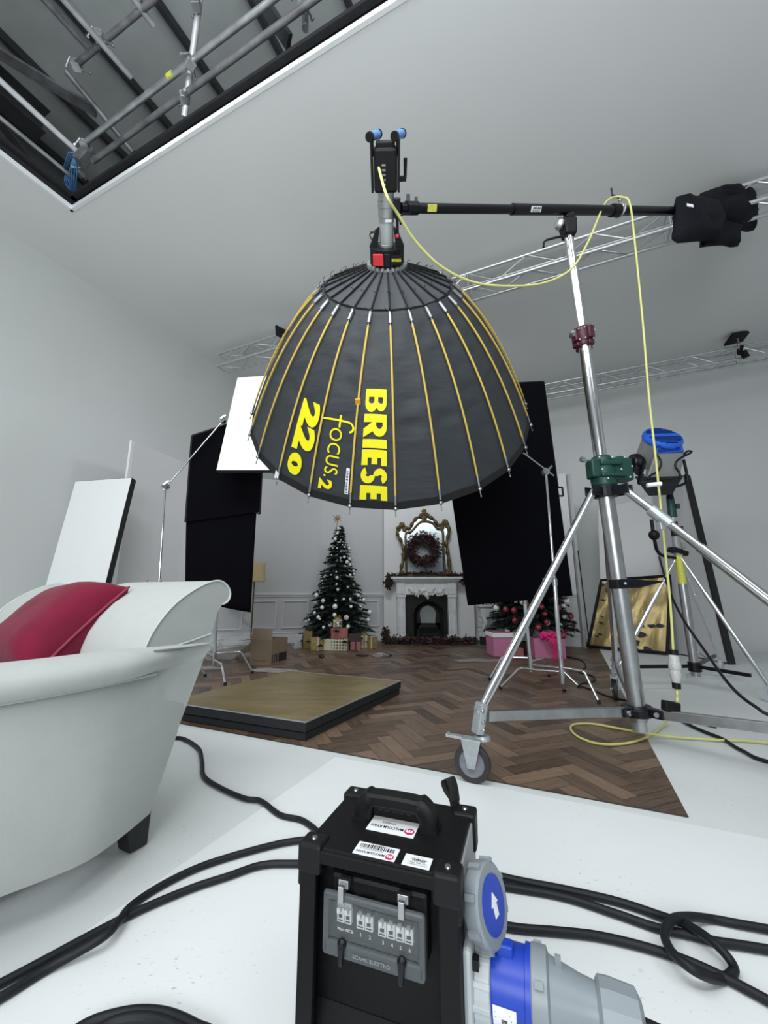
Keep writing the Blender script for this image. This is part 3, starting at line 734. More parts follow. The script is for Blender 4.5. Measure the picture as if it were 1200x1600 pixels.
low = [tp for tp in tips if tp.y < T2.y-.15 and tp.z < 1.0]
for i, tp in enumerate(random.sample(low, min(34, len(low)))):
    r = random.uniform(.028, .05); p = tp+V((0, .02, -.04))
    if i % 3 < 2:
        if p0 is None: p0 = bauble(p, 1.0, M['bauble_pink'], 'pink red bauble on the bushy tree below the black flag', 'pink baubles on the bushy tree'); o = p0
        else: o = dup(p0, p)
    else: o = dup(b0, p, 0, 'silver bauble on the bushy tree below the black flag', None, 'silver baubles on the bushy tree')
    o.scale = (r, r, r)
# ------------------------------------------------------------------ presents
def present(x0, x1, y0, y1, Y, m, label, rot=0.0, depth=None, ribbon=None, bow=None, zb=None, lid=None):
    """box whose front spans the given photo extent when it stands at depth Y"""
    a = PY(x0, y1, Y); b = PY(x1, y0, Y); z0 = zb if zb is not None else 0.008
    w_ = b.x-a.x; h = b.z-a.z; d = depth or w_*.8; c = V(((a.x+b.x)/2, Y+d/2, z0+h/2))
    t = thing('present', label, 'present', (c.x, c.y, z0)); R = Matrix.Rotation(rot, 3, 'Z')
    f = MB(); f.box(c, (w_, d, h), R); f.build('box', m, t, bevel=.004)
    if lid:
        f = MB(); f.box(c+V((0, 0, h/2-.03)), (w_+.015, d+.015, .06), R); f.build('lid', lid, t, bevel=.004)
    if ribbon:
        f = MB(); f.box(c, (w_*.14, d+.006, h+.006), R); f.box(c, (w_+.006, d*.14, h+.006), R); f.build('ribbon', ribbon, t)
    if bow:
        f = MB(); top = c+V((0, -d*.3, h/2+.01))
        for s_ in (-1, 1):
            P = [top, top+V((s_*w_*.2, -.01, .05)), top+V((s_*w_*.33, 0, .02)), top]; f.sweep(smoothpath(P, 5), .012, 6)
        f.build('bow', bow, t, smooth=60)
    return z0+h
z1 = present(507, 544, 998, 1016, 6.55, M['dots'], 'large polka dot present at the bottom of the pile by the tall tree', -.1)
z2 = present(513, 540, 982, 998, 6.62, M['rose'], 'dusty rose present stacked on the polka dot one', .35, zb=z1+.001, depth=.24)
present(520, 534, 970, 982, 6.66, M['creamp'], 'small cream present with a gold bow on top of the rose one', 0, zb=z2+.012, depth=.13, bow=M['goldwrap'], ribbon=M['goldwrap'])
z3 = present(547, 563, 1002, 1015, 6.6, M['rose'], 'pale pink present with a dark ribbon right of the polka dot one', .1, ribbon=M['darkp'])
present(543, 563, 989, 1001, 6.62, M['darkp'], 'dark brown present resting on the pale pink one', .15, zb=z3+.003, depth=.2)
present(563, 574, 984, 1003, 6.85, M['creamp'], 'white present with a gold bow at the right of the tall tree', .2, ribbon=M['goldwrap'], bow=M['goldwrap'])
present(575, 589, 993, 1011, 6.80, M['goldwrap'], 'round-edged gold present with a pale ribbon, rightmost under the tall tree', -.3, ribbon=M['creamp'])
present(484, 506, 994, 1014, 6.55, M['goldwrap'], 'gold wrapped present left of the polka dot one', .2, ribbon=M['creamp'])
present(474, 489, 983, 1011, 6.75, M['goldwrap'], 'tall gold present with a leaf bow at the left of the pile', -.2, bow=M['foliage2'])
present(493, 502, 983, 999, 6.9, M['creamp'], 'narrow cream present standing behind the gold ones', 0, ribbon=M['goldwrap'])
present(459, 472, 990, 1010, 6.9, M['flatg'], 'plain grey box at the left end of the present pile', .1, depth=.14)
present(771, 805, 989, 1026, 5.95, M['pink'], 'left pink gift box with a white lid below the bushy tree', .05, depth=.36, lid=M['poly'])
present(840, 884, 1000, 1031, 5.75, M['pink'], 'right pink gift box tied with a magenta ribbon', -.12, depth=.34)
c = PY(862, 999, 5.70); b_ = MB()
for k in range(16):
    a = k*2.4; q = c+V((math.cos(a)*.12, math.sin(a)*.09+.06, .03+.025*(k % 3))); P = smoothpath([c+V((0, .05, .02)), q, q+V((math.sin(a)*.07, -.02, -.02)), c+V((0, .05, .03))], 4)
    b_.sweep(P, .022, 6)
for k in range(4):
    P = smoothpath([c+V((-.03, -.03, .04)), c+V((-.05+.035*k, -.07, -.03)), c+V((-.02+.03*k, -.06, -.13)), c+V((.0+.035*k, -.07, -.245))], 5); b_.sweep(P, .013, 6)
tag(b_.build('ribbon_bow', M['pinkbow'], smooth=60), 'big magenta fabric bow draped over the right pink gift box', 'bow')
present(806, 818, 1014, 1028, 5.9, M['rose'], 'tiny pink white present between the two pink gift boxes', 0, depth=.1)
present(806, 836, 996, 1014, 6.2, M['darkp'], 'dark present behind and between the two pink gift boxes', .2, depth=.2)

# ------------------------------------------------------------------ cardboard box, plastic, floor litter
def carton():
    a = PZ(390, 1039, .008); b = PZ(423, 1040.5, .008); c = PZ(448, 1033, .008); hh = PY(423, 1001, b.y).z
    c = V((c.x, c.y, .008)); d = a + (c-b)
    t = thing('cardboard_box', 'open brown cardboard box on the dark wood floor left of the gold board', 'box', ((a.x+c.x)/2, (a.y+c.y)/2, 0))
    H = V((0, 0, hh)); f = MB()
    for p, q in ((a, b), (b, c), (c, d), (d, a)):
        n = (q-p).cross(V((0, 0, 1))).normalized()*.004; f.hexa([p, q, q-n, p-n, p+H, q+H, q-n+H, p-n+H])
    f.poly([p+V((0, 0, .004)) for p in (a, b, c, d)]); f.build('carton', M['card'], t)
    f = MB(); n = (b-a).cross(V((0, 0, 1))).normalized(); up = V((0, 0, .135))-n*.02; f.hexa([a+H, b+H, b+H-n*.004, a+H-n*.004, a+H+up+V((.008, 0, 0)), b+H+up-V((.012, 0, 0)), b+H+up-n*.004-V((.012, 0, 0)), a+H+up-n*.004+V((.008, 0, 0))])
    f.build('flap', M['card'], t)
    f = MB(); e = V((-.15, .03, -.02)); f.hexa([a+H, d+H, d+H-V((0, 0, .004)), a+H-V((0, 0, .004)), a+H+e, d+H+e, d+H+e-V((0, 0, .004)), a+H+e-V((0, 0, .004))]); f.build('flap', M['card'], t)
    f = MB(); nn = (c-b).cross(V((0, 0, 1))).normalized()*.0015; L = c-b
    for s0, s1 in ((.05, .09), (.16, .22), (.29, .36), (.45, .95)):
        f.poly([b+L*s0+nn+H*.08, b+L*s1+nn+H*.08, b+L*s1+nn+H*.42, b+L*s0+nn+H*.42])
    f.build('printed_stripes', M['ink'], t)
    f = MB(); mid = a.lerp(b, .12)+(-n if False else (b-a).cross(V((0, 0, 1))).normalized()*.002)
    addtext(f, 'CARE  CREW', a.lerp(b, .12)+H*.16+(b-a).cross(V((0, 0, 1))).normalized()*.001, (b-a), (0, 0, 1), .014, lift=.001, width=.20)
    f.build('print', M['darkp'], t)
carton()
def crumple(name, c, s, m, label, cat, seed, n=3, loc_z=None):
    b_ = MB(); r = bmesh.ops.create_icosphere(b_.bm, subdivisions=n, radius=1.0)
    for v in b_.bm.verts:
        d = 1 + .55*(noise.noise(v.co*1.9+V((seed, 0, 0)))) + .22*noise.noise(v.co*5+V((0, seed, 0)))
        v.co = V((v.co.x*s[0]*d, v.co.y*s[1]*d, max(v.co.z*s[2]*d, -s[2]*.7)))
    zmin = min(v.co.z for v in b_.bm.verts)
    for v in b_.bm.verts: v.co += V((c[0], c[1], (loc_z or .008)-zmin))
    return tag(b_.build(name, m), label, cat)
c = PZ(362, 1028, 0); crumple('plastic_bag', c, (.27, .2, .19), M['film'], 'heap of crumpled clear plastic wrap between the stand and the cardboard box', 'plastic wrap', 3, 4)
c = PZ(330, 1030, 0); crumple('plastic_bag', c, (.13, .14, .13), M['film'], 'small crumpled clear bag just right of the armchair back', 'plastic wrap', 11, 4)
b_ = MB(); c = PZ(372, 1030, 0); b_.bar(c+V((-.03, 0, .03)), c+V((.22, .10, .24)), .10, .05); tag(b_.build('foam_offcut', M['card']), 'slanting brown packaging piece leaning on the cardboard box', 'packaging')
c = PZ(425, 1052, 0); crumple('plastic_scrap', (c.x, c.y+.05, 0), (.23, .07, .02), M['film'], 'strip of shiny clear film on the floor behind the gold board', 'plastic scrap', 5, 3)
c = PZ(325, 1047, 0); crumple('plastic_scrap', c, (.13, .05, .02), M['film'], 'thin clear film scrap on the floor near the armchair', 'plastic scrap', 8, 3)
c = PZ(594, 1027, 0); crumple('plastic_scrap', c, (.11, .06, .03), M['film'], 'crumpled clear film on the floor in front of the fireplace', 'plastic scrap', 15, 3)
c = PZ(754, 1034, 0); crumple('plastic_scrap', c, (.34, .10, .012), M['film'], 'long flat clear film scrap right of the fireplace', 'plastic scrap', 21, 3)
c = PZ(502, 1029, 0); crumple('fabric_scrap', c, (.045, .04, .03), M['leg_wood'], 'small black scrap on the floor in front of the presents', 'scrap', 31, 2)
c = PZ(567, 1026, 0); crumple('fabric_scrap', c, (.09, .04, .018), M['darkp'], 'flat dark scrap on the floor left of the clear film', 'scrap', 35, 2)
c = PZ(606, 1026, 0); crumple('fabric_scrap', c, (.06, .03, .015), M['darkp'], 'dark sprig fallen on the floor right beside the clear film', 'scrap', 39, 2)
c = PZ(463, 1015, 0); crumple('plastic_bag', c, (.07, .07, .09), M['film'], 'small clear bag standing right of the cardboard box', 'plastic wrap', 44, 3)

# gold board lying on the floor
def goldboard():
    zt = .115; F = PZ(478, 1129, zt); R = PZ(626.5, 1064, zt); B = PZ(452.5, 1048.4, zt); L = F+(B-R)
    t = thing('gold_reflector_board', 'gold foil covered board with black edges lying flat on the floor', 'reflector board', ((F.x+B.x)/2, (F.y+B.y)/2, 0))
    def slab(name, e, za, zb, m):
        c = (F+B)/2; P = [c+(p-c)*e for p in (F, R, B, L)]; f = MB(); f.hexa([V((p.x, p.y, za)) for p in P]+[V((p.x, p.y, zb)) for p in P]); return f.build(name, m, t, bevel=.003)
    slab('lower_panel', .985, .008, .052, M['black_board']); slab('upper_panel', 1.0, .058, zt-.003, M['black_board'])
    f = MB(); c = (F+B)/2; N = 24; rows = []
    for i in range(N+1):
        row = []
        for j in range(N+1):
            p = F.lerp(R, i/N).lerp(L.lerp(B, i/N), j/N); p = c+(p-c)*.99; q = V((p.x*1.6+p.y*.5, p.y*2.2, 3)); e = min(i, j, N-i, N-j)/4
            row.append(V((p.x, p.y, zt+.0015+.011*min(1, e)*(.4+noise.noise(q)))))
        rows.append(row)
    f.grid(rows); f.build('gold_foil', M['goldfoil'], t, smooth=80)
    f = MB()
    for p, q in ((F, L), (F, R), (R, B)): 
        f.bar(c+(p-c)*.996+V((0, 0, .0005)), c+(q-c)*.996+V((0, 0, .0005)), .008, .006)
    f.build('edge_strip', M['alu'], t)
goldboard()

# floor lamp
c = PY(403, 893, 6.9)
t = thing('floor_lamp', 'floor lamp with a cream drum shade half behind the left black flag', 'lamp', (c.x-.05, 6.9, 0))
b_ = MB(); b_.lathe([(.165, 0), (.175, -.31), (.171, -.31), (.161, 0)], (c.x-.05, 6.9, PY(403, 880, 6.9).z), (0, 0, 1), 28, False); b_.build('lamp_shade', M['shade'], t, smooth=60)
b_ = MB(); b_.tube((c.x-.05, 6.9, .03), (c.x-.05, 6.9, 1.25), .011); b_.build('pole', M['gold'], t)
b_ = MB(); b_.lathe([(.13, 0), (.13, .015), (.02, .035)], (c.x-.05, 6.9, .008)); b_.build('base', M['gold'], t)
b_ = MB(); b_.tube(PZ(391, 1005, .008), PY(396, 905, 6.75), .012); tag(b_.build('white_batten', M['flatw']), 'thin white upright batten below the cream lampshade', 'batten')

# ------------------------------------------------------------------ C-stands
def knuckle(t, c, ax=(0, 1, 0), s=1.0):
    b_ = MB(); ax = V(ax).normalized(); b_.lathe([(.032*s, -.018*s), (.036*s, -.012*s), (.036*s, .012*s), (.032*s, .018*s)], c, ax, 16); b_.lathe([(.030*s, .02*s), (.034*s, .024*s), (.030*s, .045*s)], c, ax, 16)
    e = ax.orthogonal().normalized(); b_.bar(V(c)-ax*.05*s-e*.0, V(c)-ax*.05*s+e*.07*s+ax*.02*s, .014*s, .02*s); b_.tube(V(c)-ax*.055*s, V(c), .01*s)
    return b_.build('grip_head', M['steel'], t, smooth=40)
def cstand(base, top, legs, label, hub_z=.24, grip=True, mid=()):
    t = thing('light_stand', label, 'stand', (base.x, base.y, 0)); zs = hub_z
    d = (V(top)-V((base.x, base.y, zs-.12))); 
    at_ = lambda z: V((base.x, base.y, zs-.12))+d*((z-zs+.12)/d.z)
    z2 = V(top).z; zm = zs+(z2-zs)*.42
    b_ = MB(); b_.tube(at_(zs-.13), at_(zm), .0185, n=16); b_.build('lower_column', M['chrome'], t, smooth=50)
    b_ = MB(); b_.tube(at_(zm), at_(z2), .0125, n=12); b_.build('riser', M['chrome'], t, smooth=50)
    b_ = MB(); c = at_(zm); b_.lathe([(.025, -.04), (.027, .02), (.018, .035)], c, d); b_.tube(c, c+V((-.09, -.02, .0)), .009); b_.box(c+V((-.10, -.02, 0)), (.03, .02, .055)); b_.build('collar', M['steel'], t, bevel=.003)
    for i, (a, L, dz) in enumerate(legs):
        hz = zs-.035*i; c = at_(hz); e = V((math.cos(a), math.sin(a), 0)); b_ = MB()
        P = [c, c+e*(L*.62), c+e*(L*.68)+V((0, 0, -.01)), c+e*(L*.72)+V((0, 0, -.035)), V((c.x, c.y, 0))+e*L+V((0, 0, .02))]
        b_.sweep(P, .0125, 10); b_.tube(c-V((0, 0, .018)), c+V((0, 0, .018)), .024); g = b_.build('leg', M['chrome'], t, smooth=50)
        f = MB(); q = V((c.x, c.y, 0))+e*(L+.002); f.tube(q+V((0, 0, .008)), q+V((0, 0, .035))-e*.006, .016, .014, n=8); f.build('rubber_foot', M['rubber'], g)
    if grip: knuckle(t, V(top)+V((0, 0, .02)))
    return t
def ang(c, px, py):              # direction on the floor from c to the floor point under the pixel
    q = PZ(px, py, 0); return (math.atan2(q.y-c.y, q.x-c.x), (V((q.x, q.y, 0))-V((c.x, c.y, 0))).length, 0)
# left pair
c1 = PZ(336, 1024, .22); topf = PY(346, 700, c1.y+.05)
cstand(c1, topf, [ang(c1, 395, 1053), ang(c1, 300, 1032), ang(c1, 352, 1072)], 'chrome stand below the left black flag, legs beside the plastic wrap', grip=False)
c0 = PY(246, 960, 4.3); c0z = V((c0.x, c0.y, 0)); k0 = PY(258, 762, 4.3)
t0 = cstand(V((c0.x+.02, c0.y, 0)), k0, [(.6, .5, 0), (2.7, .5, 0), (4.6, .5, 0)], 'chrome stand rising behind the white armchair with a slanting grip arm')
tipf = PY(347, 659, 4.42)
b_ = MB(); dd = (tipf-k0).normalized(); b_.tube(k0-dd*.03, tipf, .0085); b_.build('grip_arm', M['chrome'], t0, smooth=50)
knuckle(t0, tipf+V((0, 0, .02)), (0, 1, 0), 1.0)
def drape(name, corners, th, m, label, cat, edge=None, wob=.012, parts=None, nx=14, ny=22):
    TL, TR, BR, BL = [V(c) for c in corners]; n = (TR-TL).cross(BL-TL).normalized()
    if n.y > 0: n = -n
    t = thing(name, label, cat, (TL+TR+BR+BL)/4); f = MB()
    def P(i, j, o):
        p = TL.lerp(TR, i/nx).lerp(BL.lerp(BR, i/nx), j/ny); e = min(1, min(i, nx-i)/2) if wob else 0
        return p+n*(o+wob*(noise.noise(V((i*.35, j*.12, o*9+TL.x)))*1.6)*(j/ny+.2))
    g1 = f.grid([[P(i, j, th/2) for i in range(nx+1)] for j in range(ny+1)]); g2 = f.grid([[P(i, j, -th/2) for i in range(nx+1)] for j in range(ny+1)])
    for i in range(nx): f.face([g1[0][i], g1[0][i+1], g2[0][i+1], g2[0][i]]); f.face([g1[-1][i], g1[-1][i+1], g2[-1][i+1], g2[-1][i]])
    for j in range(ny): f.face([g1[j][0], g1[j+1][0], g2[j+1][0], g2[j][0]]); f.face([g1[j][-1], g1[j+1][-1], g2[j+1][-1], g2[j][-1]])
    f.build('cloth', m, t, smooth=60)
    return t, TL, TR, BR, BL, n
# left black flag (upper framed half and hanging flop)
Yf = 4.45
t, TL, TR, BR, BL, n = drape('black_flag', [PY(300, 681, Yf), PY(410, 646, Yf+.18), PY(405, 800, Yf+.16), PY(290, 816, Yf)], .02, M['duvet'], 'tall black fabric flag left of the umbrella beneath the small white board', 'flag', wob=.004)
b_ = MB()
for p, q in ((TL, TR), (TL, BL), (TR, PY(409, 735, Yf+.17))): b_.tube(p, q, .013)
q = PY(406, 803, Yf+.16); b_.tube(PY(409, 735, Yf+.17), q, .012); b_.tube(q, PY(390, 797, Yf+.15), .010)
b_.build('frame', M['black'], t, smooth=50)
f_ = MB(); nx, ny = 14, 16; a_, b2, c_, d_ = PY(291, 815, Yf+.02), PY(401, 798, Yf+.17), PY(391, 957, Yf+.16), PY(288, 938, Yf+.02)
rows = []
for j in range(ny+1):
    rows.append([a_.lerp(b2, i/nx).lerp(d_.lerp(c_, i/nx), j/ny)+V((0, .018*math.sin(i*.9+j*.05)*(j/ny), 0)) for i in range(nx+1)])
f_.grid(rows); o = f_.build('hanging_flop', M['duvet'], t, smooth=60); so = o.modifiers.new('thickness', 'SOLIDIFY'); so.thickness = .006
f_ = MB(); f_.grid([[TL.lerp(TR, i/6).lerp(a_.lerp(b2, i/6), j/6)+V((0, .012, 0)) for i in range(7)] for j in range(7)]); o = f_.build('backing', M['duvet'], t); o.modifiers.new('thickness', 'SOLIDIFY').thickness = .004
# small bright white board, top left of umbrella
def board(name, TL, TR, BR, BL, th, m, label, edge=M['black_board'], cat='reflector board', side=1):
    n = (TR-TL).cross(BL-TL).normalized()
    if n.dot(V((0, 0, CAM_H))-(TL+TR+BR+BL)/4) < 0: n = -n
    t = thing(name, label, cat, (TL+TR+BR+BL)/4)
    f = MB(); f.hexa([BL, BR, BR-n*th, BL-n*th, TL, TR, TR-n*th, TL-n*th]); f.build('core', edge, t, bevel=.003)
    f = MB(); c = (TL+TR+BR+BL)/4; P = [c+(p-c)*.995+n*.002 for p in (BL, BR, TR, TL)]; f.hexa([P[0], P[1], P[1]-n*.0025, P[0]-n*.0025, P[3], P[2], P[2]-n*.0025, P[3]-n*.0025]); f.build('white_face', m, t)
    return t
board('white_reflector_board', PY(371, 590, 4.75), PY(470, 583, 4.75), PY(462, 735, 4.05), PY(338, 735, 4.05), .04, M['poly'], 'bright white board tilted upward, half hidden behind the left of the umbrella')
# large white board leaning at far left
TLb = PY(118, 752, 5.05); TRb = PY(206, 746, 5.0)
BRb = PY(159, 935, 4.72); BLb = PY(60, 955, 4.72)
dv = (BRb-TRb); BRb = TRb+dv*((TRb.z-.02)/(-dv.z)); dv = (BLb-TLb); BLb = TLb+dv*((TLb.z-.02)/(-dv.z))
board('white_reflector_board', TLb, TRb, BRb, BLb, .09, M['poly'], 'tall white board with a black edge leaning behind the white armchair')
# right side flag
Yr = 4.08
t, TL, TR, BR, BL, n = drape('black_flag', [PY(680, 604, Yr), PY(849, 597, Yr), PY(894, 931, Yr), PY(731, 946, Yr)], .02, M['duvet'], 'large black fabric flag behind the right side of the umbrella', 'flag', wob=.008)
b_ = MB(); q1 = TR.lerp(BR, .52)
for p, q in ((TL, TR), (TR, q1), (TL, TL.lerp(BL, .5))): b_.tube(p-n*.004, q-n*.004, .014)
b_.tube(q1, q1+V((.05, 0, 0)), .010); b_.tube(q1+V((.05, 0, .0)), q1+V((.05, 0, -.09)), .010); b_.tube(q1+V((.05, 0, -.09)), q1+V((.01, 0, -.09)), .010)
b_.build('frame', M['black'], t, smooth=50)
c2 = PZ(877, 1047, .22); k2 = PY(853, 740, c2.y+.02)
t2 = cstand(c2, k2, [ang(c2, 936, 1101), ang(c2, 782, 1078), ang(c2, 882, 1082)], 'chrome stand in front of the right black flag, right of two', hub_z=.24)
c3 = PZ(828, 1028, .24); k3 = PY(818, 940, c3.y)
cstand(c3, V((c3.x-.03, c3.y, 1.6)), [ang(c3, 766, 1064), ang(c3, 858, 1058), ang(c3, 905, 1076)], 'chrome stand in front of the bushy tree, left of two', grip=False)
a_ = k2+V((0, -.03, .02)); e_ = PY(818, 708, c2.y-.25); b_ = MB(); dd = (e_-a_).normalized(); b_.tube(a_-dd*.12, e_, .0085); b_.build('grip_arm', M['chrome'], t2, smooth=50)

# back right boards
Yb = 6.7
def rb(px, py, Y): return PY(px, py, Y)
a_ = PZ(948, 1012, .012); g_ = PZ(1050, 1020, .012)
board('white_door_panel', PY(934, 797, a_.y+.35), PY(1052, 764, g_.y+.42), V((g_.x+.1, g_.y+.12, .012)), V((a_.x, a_.y+.12, .012)), .03, M['flatw'], 'large plain white panel with a thin outline behind the gold reflector', edge=M['flatg'], cat='panel')
def goldpanel():
    BL = PZ(919, 1010, .03); BR = PZ(1043, 1021, .03); TL = PY(940, 907, BL.y+.22); TR = PY(1048, 900, BR.y+.22)
    t = thing('gold_reflector', 'gold reflector with a black frame leaning against the white panel', 'reflector board', (BL+BR)/2)
    n = (TR-TL).cross(BL-TL).normalized(); n = -n if n.y > 0 else n
    f = MB(); N = 20; f.grid([[TL.lerp(TR, i/N).lerp(BL.lerp(BR, i/N), j/N)+n*.018*noise.noise(V((i*.3, j*.25+i*.2, 1))) for i in range(N+1)] for j in range(N+1)])
    f.build('gold_foil', M['goldfoil'], t, smooth=80)
    f = MB(); P = [TL, TR, BR, BL]
    for i in range(4): f.tube(P[i]+n*.012, P[(i+1) % 4]+n*.012, .022, n=10); f.ball(P[i]+n*.012, .022)
    f.build('frame', M['black'], t, smooth=50)
    f = MB(); f.hexa([BL-n*.03, BR-n*.03, BR-n*.035, BL-n*.035, TL-n*.03, TR-n*.03, TR-n*.035, TL-n*.035]); f.build('backing', M['black_board'], t)
    f = MB()
    for k in range(70):
        i = random.random(); j = random.random()
        if not (i < .12+.1*random.random() or (i > .62-.3*(j-.6) and j > .62)): continue
        p = TL.lerp(TR, i).lerp(BL.lerp(BR, i), j)+n*.022; r = random.uniform(.012, .03)*(2.2 if i > .5 and j > .66 else 1)
        ex = (TR-TL).normalized(); ey = (BL-TL).normalized(); f.poly([p+ex*r*1.6*math.cos(q)*random.uniform(.5, 1)+ey*r*math.sin(q)*random.uniform(.4, 1) for q in (0, .9, 1.8, 2.7, 3.6, 4.5, 5.4)])
    f.build('flaked_patches', M['leg_wood'], t, recalc=False)['kind'] = 'stuff'
    b_ = MB(); b_.tube(PZ(922, 1014, .02), PY(903, 860, BL.y-.05+.1), .009); tag(b_.build('black_pole', M['black']), 'thin black pole leaning left of the gold reflector', 'pole')
goldpanel()
def greyboard():
    BR = PZ(1141, 1037, .012); BL = PZ(1046, 1019, .012); TR = PY(1071, 742, BR.y+.55); TL = PY(1018, 752, BL.y+.45)
    board('grey_foam_board', TL, TR, BR, BL, .07, M['flatg'], 'tall grey board with a broad black edge leaning behind the blue lamp', cat='board')
    o = COL.objects['grey_foam_board']; n = (TR-TL).cross(BL-TL).normalized(); n = -n if n.dot(V((0, 0, CAM_H))-TR) < 0 else n
    f = MB(); f.bar(TR+n*.01, BR+n*.01, .045, .02, n); f.build('edge_bar', M['black_board'], o)
greyboard()
# ================================================================== ARMCHAIR
def armchair():
    O = V((-.75, 1.62, 0)); Fd = V((-.447, -.894, 0)); Wd = V((-.894, .447, 0))
    def L(w_, f, z): return O+Wd*w_+Fd*f+V((0, 0, z))
    CW = 1.22                                     # overall width
    t = thing('armchair', 'white green linen armchair with scrolled back and dark feet', 'armchair', L(CW/2, .4, 0))
    # arm: section (outward, z) swept along a bowed plan line
    prof = [(-.22, .36), (-.22, .60), (-.21, .65), (-.175, .683), (-.13, .697), (-.08, .701)]+[(-.03+.068*math.cos(a), .656+.045*math.sin(a)) for a in (1.4, 1.1, .8, .5, .2, -.1, -.4, -.7, -1.0, -1.3)]+[(-.036, .607), (-.052, .602), (-.046, .585), (-.044, .36), (-.064, .12), (-.2, .12)]
    def plan(s):                                  # s 0 rear .. 1 front -> (w inward offset, f)
        f = -.03+.95*s; w_ = -.10*math.sin(PI*min(1, s*.95+.05))
        return w_, f
    def arm(sign):
        rows = []
        for k in range(25):
            s_ = k/24; w_, f = plan(s_); w2, f2 = plan(s_+.01); dx, dy = (w2-w_), (f2-f); l = math.hypot(dx, dy); nx, ny = -dy/l, dx/l
            shrink = 1.0
            if s_ > .8: shrink = math.sqrt(max(0, 1-((s_-.8)/.2)**2*.75))
            row = []
            for (o, z) in prof:
                oo = (o+.09)*shrink-.09 if s_ > .8 else o
                # lower wall curves inward with depth to the front
                ww = w_+nx*oo; ff = f+ny*oo
                if z < .5: ww += (.5-z)*(.10*(.35-s_) if s_ < .35 else .75*(s_-.35))
                e_ = min(1, max(0, s_/.34)); e_ = e_*e_*(3-2*e_)
                if .59 < z < .69 and o > -.06: ww = ww*e_+(-.006)*(1-e_)
                zz = z+(.018*(1-e_) if .59 < z < .645 and o > -.1 else 0)-(.012*(1-e_) if z > .68 else 0)
                ff += (.055-.21*z+.03)*max(0, 1-s_/.3)
                if sign < 0: ww = CW-ww
                row.append(L(ww, ff, zz))
            rows.append(row)
        m_ = MB(); R = m_.grid(rows, closed_u=True); m_.face(R[0][::-1]); m_.face(R[-1])
        return m_.build('arm', M['sofa'], t, smooth=50)
    arm(1); arm(-1)
    # back: profile (f, z) with scroll, carried across the width with a gentle wave
    bp = [(.20, .40), (.195, .62), (.185, .68), (.165, .735), (.130, .79), (.082, .842), (.020, .885), (-.04, .915), (-.09, .930), (-.13, .928), (-.165, .905), (-.178, .875), (-.168, .848), (-.142, .835), (-.118, .80), (-.085, .66), (-.03, .40), (.03, .12), (.2, .12)]
    rows = []; N = 40
    for k in range(N+1):
        x = k/N; w_ = -.005+(CW+.01)*x; e = min(x, 1-x)*CW
        dip = -.05*math.exp(-((x-.62)/.10)**2); rnd = 0.0
        row = []
        for (f, z) in bp:
            zz = z+(dip*max(0, (z-.7)/.23) if z > .7 else 0)
            ff = f+(.03*math.sin(x*PI) if z > .5 else 0)
            ins = 0
            if z <= .62 and f < .2: ins = (.66-z)*.19
            row.append(L(w_+ins*(1-2*x), ff, zz))
        rows.append(row)
    m_ = MB(); R = m_.grid(rows, closed_u=True); m_.face(R[0][::-1]); m_.face(R[-1])
    m_.build('backrest', M['sofa'], t, smooth=50)
    # piping along the end panel, under the scroll and under the arm roll
    for sgn in (0, 1):
        w_ = -.008 if sgn == 0 else CW+.008
        m_ = MB(); m_.sweep(smoothpath([L(w_, f, z) for f, z in bp[1:14]], 3), .0045, 6)
        m_.sweep(smoothpath([L(w_, .19, .682), L(w_-.0, .10, .684), L(w_, .0, .70), L(w_, -.095, .72)], 4), .004, 6)
        m_.build('piping', M['piping'], t, smooth=60)
    m_ = MB(); P = []
    for k in range(25):
        w_, f = plan(.2+k/24*.62); P.append(L(w_+.018, f, .612))
    m_.sweep(P, .005, 6); m_.build('arm_seam', M['piping'], t, smooth=60)
    # seat
    m_ = MB(); rows = []
    for i in range(17):
        row = []
        for j in range(17):
            a, b = i/16, j/16; e = (1-(2*a-1)**8)*(1-(2*b-1)**8); row.append(L(.24+(CW-.48)*a, .28+.66*b, .36+.13*max(0, e)**.5))
        rows.append(row)
    m_.grid(rows); m_.build('seat_cushion', M['sofa'], t, smooth=60)
    m_ = MB(); m_.hexa([L(.2, .2, .13), L(CW-.2, .2, .13), L(CW-.2, .9, .13), L(.2, .9, .13), L(.2, .2, .36), L(CW-.2, .2, .36), L(CW-.2, .9, .36), L(.2, .9, .36)]); m_.build('seat_frame', M['sofa'], t)
    for (w_, f) in ((.135, .07), (CW-.135, .07), (.15, .78), (CW-.15, .78)):
        m_ = MB(); c = L(w_, f, 0); s0, s1 = .032, .048
        ax, ay = Wd, Fd; out = (ax*(-.012 if w_ < .5 else .012)-ay*(.015 if f < .5 else -.015))
        m_.hexa([c+ax*a*s0+ay*b*s0+out+V((0, 0, .005)) for a, b in ((-1, -1), (1, -1), (1, 1), (-1, 1))]+[c+ax*a*s1+ay*b*s1+V((0, 0, .13)) for a, b in ((-1, -1), (1, -1), (1, 1), (-1, 1))])
        m_.build('leg', M['leg_wood'], t, bevel=.004)
armchair()
